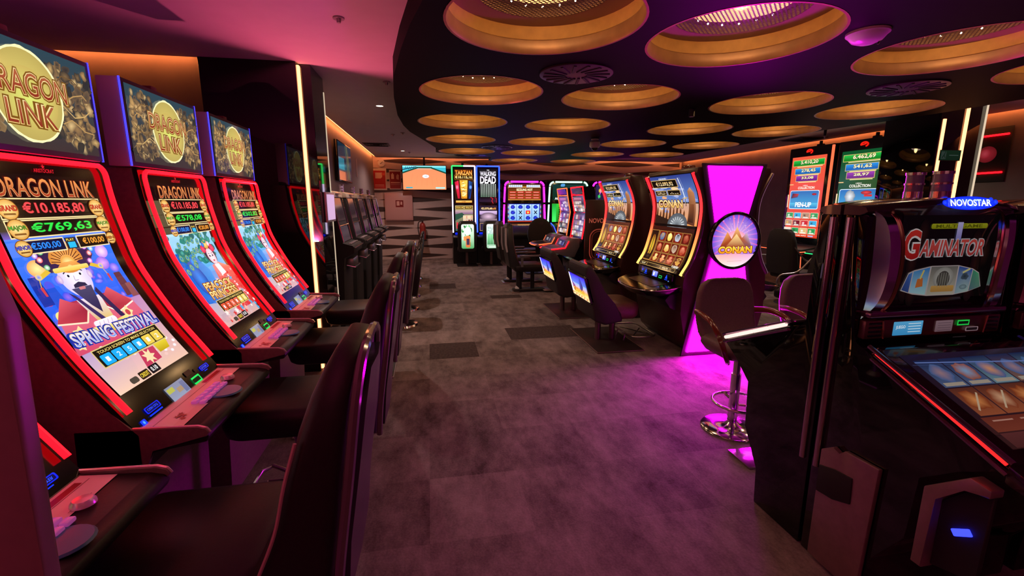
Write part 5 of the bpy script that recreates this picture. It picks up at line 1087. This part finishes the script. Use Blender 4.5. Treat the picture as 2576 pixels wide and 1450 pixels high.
B().box((-.022, -.035, .535), (.008, .055, .022), .003, rot=Matrix.Rotation(R(-36), 3, 'X')).done('blue_light', E('blue_led', (0, 0, 0), 1), t)
tag(B().box((2.05, 2.21, .008), (.50, .20, .012), .002).done('floor_plate', M('polished_plate', (.5, .4, .5), .18, 1.)), 'polished floor plate reflecting magenta at the foot of the rear slant-top machine', 'floor plate')

# ------------------------------------------------------------------ bar stools with curved wooden arms (front towards -y)
def stool(label, x, y, rz):
    t = thing('bar_stool', label, 'stool', (x, y, 0), rz, 'upholstered bar stools with curved arms')
    UP = M('plum_upholstery', (.16, .085, .10), .5, noise=.12, nscale=100, bump=.06)
    b = B(); S_ = []
    for z, yb, w, th in ((.60, .12, .20, .12), (.66, .165, .215, .09), (.74, .195, .222, .075), (.84, .215, .220, .07), (.93, .225, .208, .065), (.985, .228, .185, .06), (1.02, .225, .14, .045), (1.03, .222, .09, .025)):
        S_.append([(p[0], p[1]-.05*(1-(p[0]/w)**2)*0+.0-.03*(abs(p[0])/w)**2, z) for p in rrect(2*w, th, th*.45, 4, 0, yb)])
    b.loft(S_); b.done('backrest', UP, t, True, 60)
    b = B(); b.loft([[(p[0], p[1], z) for p in rrect(.44+g, .44+g, .12, 6, 0, -.03)] for z, g in ((.55, -.14), (.565, -.04), (.60, 0), (.64, .0), (.66, -.04), (.668, -.10))]); b.done('seat', UP, t, True, 60)
    WD = M('red_wood', (.20, .030, .022), .22, noise=.2, nscale=12, coat=.5)
    for s in (-1, 1):
        P = spline([(s*.225, .17, .80), (s*.262, .06, .815), (s*.275, -.08, .79), (s*.265, -.17, .70), (s*.235, -.19, .60), (s*.19, -.15, .55)], 6)
        b = B(); b.loft([[(p.x+.020*cos(q), p.y+.010*sin(q)*1.2, p.z+.020*sin(q)) for q in [2*pi*k/10 for k in range(10)]] for p in P]); b.done('armrest', WD, t, True, 60)
    b = B(); b.cyl((0, 0, .03), (0, 0, .40), .032).cyl((0, 0, .40), (0, 0, .545), .024); b.done('column', CHR, t)
    b = B(); b.lathe([(.0001, .055), (.035, .05), (.05, .035), (.12, .025), (.19, .014), (.20, .006), (.20, .0), (.0001, .0)], n=48); b.done('base', CHR, t)
    b = B(); b.tube([(.165*cos(2*pi*k/40), -.05+.165*sin(2*pi*k/40), .215) for k in range(40)], .011, 10, True).tube([(0, .115, .215), (0, .03, .20)], .010, 8).tube([(.12, -.16, .215), (.02, -.02, .18)], .008, 8).tube([(-.12, -.16, .215), (-.02, -.02, .18)], .008, 8); b.done('foot_ring', CHR, t)
    return t
s1 = stool('plum bar stool with red wooden arms, in front of the magenta sign', 2.02, 2.58, 0)
dup(s1, (2.72, 2.62, 0), .12, 'plum bar stool partly hidden behind the black slant-top cabinet')

# ------------------------------------------------------------------ right wall: tall portrait machines, neon, sign reflection drawn on the column
def portrait_machine(label, y, led, bgc, vals, pen):
    t = thing('portrait_slot_machine', label, 'slot machine', (7.0, y, 0), pi, 'tall portrait machines along the right wall')
    b = B(); b.prism([(.38, .78), (.38, 2.50), (.10, 2.52), (-.05, 2.4), (-.05, 0), (.30, 0)], -.475, .475, 'y', .012, 2); b.done('cabinet', BLK, t)
    B().box((.392, .462, 1.65), (.03, .035, 1.66), .006).done('side_light', led, t, False)
    a = Art(.0006); W, H = .74, 1.42; a.rect(-W/2, -H/2, W/2, H/2, bgc[0], bgc[1])
    for k, (v, c1, c2, w_, y_) in enumerate(zip(vals, ('0c8020', '1060b0', '6a2080'), ('20b848', '2890e0', '9838b0'), (.34, .28, .24), (.60, .455, .33))):
        a.frame(-w_, y_-.055, w_, y_+.055, .008, 'd8c070', c1); a.rect(-w_+.01, y_-.02, w_-.01, y_+.045, c1, c2); a.text(v, .02, y_+.008, w_*1.1, .075-.012*k, 'fff8d8', 'e8d890', out='3a3010', ow=.05, bold=.03); a.rect(-w_*.7, y_-.072, w_*.9, y_-.06, 'f0e0a0')
    a.text('COLLECTION', .02, .165, .36, .045, 'f0ece0', bold=.03); a.text('HERO', .0, .205, .10, .018, 'f0ece0', bold=.02); a.rect(-.36, .22, -.27, .235, 'f0c080')
    a.rr(-.32, -.21, .32, .12, .03, 'd8f0ff'); a.rr(-.31, -.20, .31, .11, .026, '48a8d8', '2068b0'); a.rect(-.30, -.19, .30, -.10, '1c78b8', '58c0e0')
    if pen: a.text('PEN-UP', .0, -.13, .36, .09, 'ffffff', 'd0ecff', out='1848a0', ow=.05, bold=.05); a.poly([(-.29, -.02), (-.14, .0), (-.12, .06), (-.26, .07)], ['203048', '384868', 'c83830', '181c28']); a.ell(.22, .05, .05, .02, 'c83038', '802028')
    else: a.ell(-.12, .0, .09, .10, 'e8ecf0', '788898', 20, .1); a.ell(.15, .06, .09, .03, 'e84048', '882028'); a.rect(.12, .0, .25, .03, 'd03030')
    a.rect(-.37, -.18, -.345, .05, 'f0d0a0')
    random.seed(31 if pen else 32)
    for r in range(3):
        for k in range(4): x, y_ = -.355+.185*k, -.375-.135*r; c = random.choice(['2c9850', 'c8282c', '38a8d8', 'd8b878', '7a1818', 'b08868', '58c0e8', 'e0d8c8']); a.frame(x, y_, x+.165, y_+.105, .006, 'f8dcc0', c); a.ell(x+.06, y_+.055, .035, .03, random.choice(['f8e8d0', '381818', 'f0c040', 'ffffff']), c, 10, .2); a.rect(x+.03, y_+.012, x+.14, y_+.028, 'f8f0e8')
    a.text('GAME INFO', .05, -.675, .26, .02, 'f8f0e0', bold=.02); a.rect(.22, -.69, .33, -.665, '5070c8', 'e8e8f0'); a.rect(-.34, -.675, -.24, -.66, 'f8d8c0')
    a.build('screen', plane_map((.386, -.02, 1.63), (0, 1, 0), (0, 0, 1)), SCR, t)
    a = Art(.0006)
    for q in range(-60, 190, 15): a.ell(.055*cos(R(q)), .032*sin(R(q)), .014, .012, 'ff3018', 'e00808', 10)
    a.line([(-.06, -.008), (.035, .008)], .018, 'ff2010'); a.build('maker_mark', plane_map((.386, -.02, 2.42), (0, 1, 0), (.0, 0, 1)), SCRB, t)
    B().box((.20, 0, 2.525), (.08, .10, .05), .01).cyl((.2, 0, 2.54), (.2, 0, 2.60), .025, n=12).done('top_lamp', SAT, t)
    b = B(); b.prism([(.36, .80), (.78, .74), (.80, .72), (.78, .69), (.5, .60), (.36, .56)], -.46, .46, 'y', .012, 2); b.done('deck', SAT, t)
    b = B(); b.tube([(.40, -.465, .715), (.79, -.465, .70), (.805, 0, .70), (.79, .465, .70), (.40, .465, .715)], .008, 6); b.done('deck_light', led, t)
    B().tube([(.62, .30, .68), (.60, .30, .40)], .008, 6).done('leg_light', led, t)
    b = B(); b.tube(spline([(.72, -.30, .755), (.56, -.36, .83), (.42, -.36, .84)], 5), .014, 6); b.done('wrist_rail', M('rail_tint', (.3, .16, .14), .25, .6), t)
    return t
portrait_machine('tall portrait machine with orange-red lit screen and PEN-UP game by the right wall', 7.13, E('coral_led', (1, .13, .05), 1.6), ('d83818', 'e8583c'), ('5.410,20', '278,45', '33,08'), True)
portrait_machine('tall portrait machine with green lit screen by the right wall', 6.10, E('emerald_led', (.02, .85, .22), 1.5), ('0c4020', '0a5028'), ('6.462,69', '541,62', '28,97'), False)
def dark_seat(label, x, y, rz):
    t = thing('dark_chair', label, 'chair', (x, y, 0), rz, 'black chairs before the right wall machines')
    b = B(); b.loft([[(p[0], p[1], z) for p in rrect(d, w, .05, 4, xx, 0)] for z, xx, d, w in ((.48, -.22, .2, .50), (.70, -.27, .14, .54), (.95, -.30, .12, .52), (1.10, -.31, .10, .44), (1.15, -.31, .07, .34))]); b.done('backrest', MATT, t, True, 60)
    B().box((.0, 0, .46), (.50, .50, .12), .04, 3).done('seat', VINYL, t); B().cyl((0, 0, .02), (0, 0, .42), .035).done('pedestal', SAT, t); b = B(); b.lathe([(.0001, .03), (.24, .02), (.25, 0.001), (.0001, .001)], n=28); b.done('base', SAT, t)
    b = B(); b.tube(spline([(-.30, -.26, .9), (-.1, -.28, .70), (.15, -.27, .66), (.2, -.25, .52)], 5), .012, 8).tube(spline([(-.30, .26, .9), (-.1, .28, .70), (.15, .27, .66), (.2, .25, .52)], 5), .012, 8); b.done('arm_rails', STL, t); return t
dark_seat('black chair before the orange-red portrait machine', 5.45, 6.95, 0); dark_seat('black chair before the green portrait machine', 5.50, 5.95, 0)
dark_seat('black chair before the unlit concave machine behind the magenta sign', 4.35, 4.5, pi)
ng = thing('neon_sign', 'red neon bars with a round red badge on the right wall past the lit column', 'neon sign', (7.36, 4.95, 2.15))
B().box((.0, .0, .01), (.014, .36, .70), .006).done('back_board', MATT, ng)
for z in (.26, -.22): B().tube([(-.02, -.15, z), (-.02, .15, z-.004)], .012, 8).done('neon_bar', RED, ng)
a = Art(.001); a.ell(0, 0, .11, .105, 'b02838', '7a1420', 28); a.ell(-.02, .01, .06, .06, 'd04858', 'a82030'); a.build('badge', plane_map((-.0085, .06, .02), (0, -1, 0), (0, 0, 1)), SCRD, ng)
es_ = tag(B().box((5.91, 4.39, 2.075), (.30, .014, .12), .002).done('exit_sign_reflection', MATT), 'dim dark green reflection of a running-man exit sign, drawn on the lit right column', 'sign')  # mirrored exit sign in the glossy column, built as a thin glowing plate
a = Art(.0008); a.rect(-.145, -.055, .145, .055, '0c2a1c', '10301f'); a.rect(-.13, -.042, -.06, .042, '34443e'); a.line([(-.115, -.03), (-.09, 0), (-.08, .025)], .012, '0c2a1c'); a.line([(-.09, 0), (-.07, -.03)], .010, '0c2a1c'); a.ell(-.078, .034, .007, .007, '0c2a1c'); a.line([(-.02, 0), (.11, 0)], .008, '4a5a54'); a.build('face', plane_map((5.91, 4.382, 2.075), (1, 0, 0), (0, 0, 1)), SCRD, es_)

# ------------------------------------------------------------------ ceiling fittings
for i, (x, y, lab) in enumerate(((-.544, 5.86, 'small lit downlight in the left ceiling, nearer of the two'), (-.55, 10.76, 'small lit downlight in the left ceiling near the back wall'), (5.84, 5.90, 'small lit downlight in the right ceiling past the canopy edge'))):
    o = thing('downlight', lab, 'ceiling light', (x, y, CZ), 0, 'small ceiling downlights'); b = B(); b.lathe([(.055, .0), (.055, -.008), (.042, -.010), (.040, -.002)], n=24); b.done('ring', WHT, o); b = B(); b.lathe([(.041, -.004), (.0001, -.004)], n=20); b.done('lens', E('downlight_lens', (1, .85, .6), 9.), o)
    sp_ = bpy.data.lights.new('spot', 'SPOT'); sp_.energy = 80; sp_.color = (1, .74, .66); sp_.spot_size = R(150); sp_.spot_blend = .6; sp_.shadow_soft_size = .03
    so = bpy.data.objects.new('spot', sp_); COL.objects.link(so); so.parent = o; so.location = (0, 0, -.014)
for i, (x, y, lab) in enumerate(((-.366, 4.745, 'small dark sprinkler in the left ceiling nearest the column'), (-.574, 8.245, 'small dark sprinkler in the left ceiling beside the vent'), (-.40, 8.03, 'small smoke detector in the left ceiling close to the canopy'), (-.414, 11.07, 'small dark sprinkler in the left ceiling near the back wall'), (-.52, 3.22, 'tiny pale sprinkler in the pink ceiling near the camera'))):
    o = thing('sprinkler', lab, 'sprinkler', (x, y, CZ), 0, 'small ceiling sprinklers'); B().cyl((0, 0, -.008), (0, 0, 0), .035, n=18).done('rosette', M('sprinkler_grey', (.3, .25, .25), .4), o); B().cyl((0, 0, -.03), (0, 0, -.006), .012, .016, n=12).done('head', STL, o)
def square_vent(label, x, y, w, m):
    t = thing('ceiling_vent', label, 'vent', (x, y, CZ), 0, 'square ceiling vents'); B().box((0, 0, -.004), (w, w, .008), .002).done('plate', m, t)
    for k in range(4):
        q = w*(.42-.10*k); b = B(); b.tube([(-q, -q, -.010), (q, -q, -.010), (q, q, -.010), (-q, q, -.010)], .010, 4, True); b.done('louvre', MATT, t)
square_vent('square ceiling vent in the left ceiling above the switched-off machines', -1.0, 9.7, .5, M('vent_grey', (.12, .09, .09), .6)); square_vent('square ceiling vent in the right ceiling above the portrait machines', 6.75, 7.5, .55, M('vent_grey'))
def round_vent(label, x, y, r, z, m, m2):
    t = thing('round_vent', label, 'vent', (x, y, z), 0, 'round swirl vents'); b = B(); b.lathe([(r, 0), (r, -.010), (r*.94, -.014), (.0001, -.014)], n=40); b.done('plate', m, t)
    for k in range(16): q = 2*pi*k/16; b = B(); b.box((.6*r*cos(q), .6*r*sin(q), -.016), (.62*r, .018, .008), rot=Matrix.Rotation(q+.18, 3, 'Z')); b.done('blade', m2, t)
DV = M('vent_black', (.03, .018, .024), .4); DV2 = M('vent_black_blade', (.008, .006, .008), .5); PV = M('vent_lilac', (.16, .15, .32), .4)
round_vent('round black swirl vent in the canopy between its two nearest left openings', 1.06, 3.30, .26, CB, DV, DV2); round_vent('bluish round swirl vent in the canopy between fourth and fifth rows', 1.14, 7.73, .26, CB, PV, DV2)
round_vent('round black swirl vent in the canopy at right between the second and third openings', 3.80, 3.22, .26, CB, DV, DV2); round_vent('round dark swirl vent in the ceiling before the tall twin machines', .95, 11.4, .32, CZ, PV, DV2); round_vent('round dark swirl vent in the ceiling beyond the canopy at right', 4.6, 11.0, .32, CZ, DV, DV2)
def dome(label, x, y, s, m, hang):
    t = thing('dome_camera', label, 'camera', (x, y, CB), 0, 'dome security cameras')
    if hang: b = B(); b.lathe([(.055, 0), (.055, -.012), (.045, -.018), (.075, -.045), (.078, -.10), (.070, -.115), (.0001, -.115)], n=28); b.done('housing', M('camera_shell', (.6, .5, .55), .3), t); B().sph((0, 0, -.115), .052, 10).done('dome', BLK, t); b = B(); b.lathe([(.055, -.118), (.058, -.122), (.055, -.126)], n=24); b.done('ring', WHT, t)
    else: b = B(); b.lathe([(.10, 0), (.10, -.012), (.088, -.022), (.07, -.045), (.035, -.06), (.0001, -.064)], n=32); b.done('housing', m, t); B().cyl((.05, -.02, -.055), (.055, -.025, -.059), .008, n=10).done('lens', BLK, t)
dome('hanging white dome camera under the middle of the black canopy', 2.41, 6.53, 1, None, True); dome('shallow lilac-lit dome detector on the canopy at upper right', 2.36, 2.26, 1, M('camera_shell'), False)
o = thing('spot_cylinder', 'small black cylinder spotlight hanging from the canopy between openings', 'spotlight', (2.59, 4.31, CB)); B().cyl((0, 0, 0), (0, 0, -.07), .03, n=16).done('body', SAT, o); B().cyl((0, 0, -.072), (0, 0, -.070), .022, n=16).done('lens', WHT, o)
o = thing('microphone_stalk', 'dark thin stalk hanging from the right ceiling near the lit downlight', 'fitting', (5.5, 5.72, CZ)); B().cyl((0, 0, 0), (0, 0, -.22), .022, .018, n=12).done('stalk', SAT, o); B().cyl((0, 0, -.22), (0, 0, -.27), .012, .006, n=10).done('tip', STL, o)
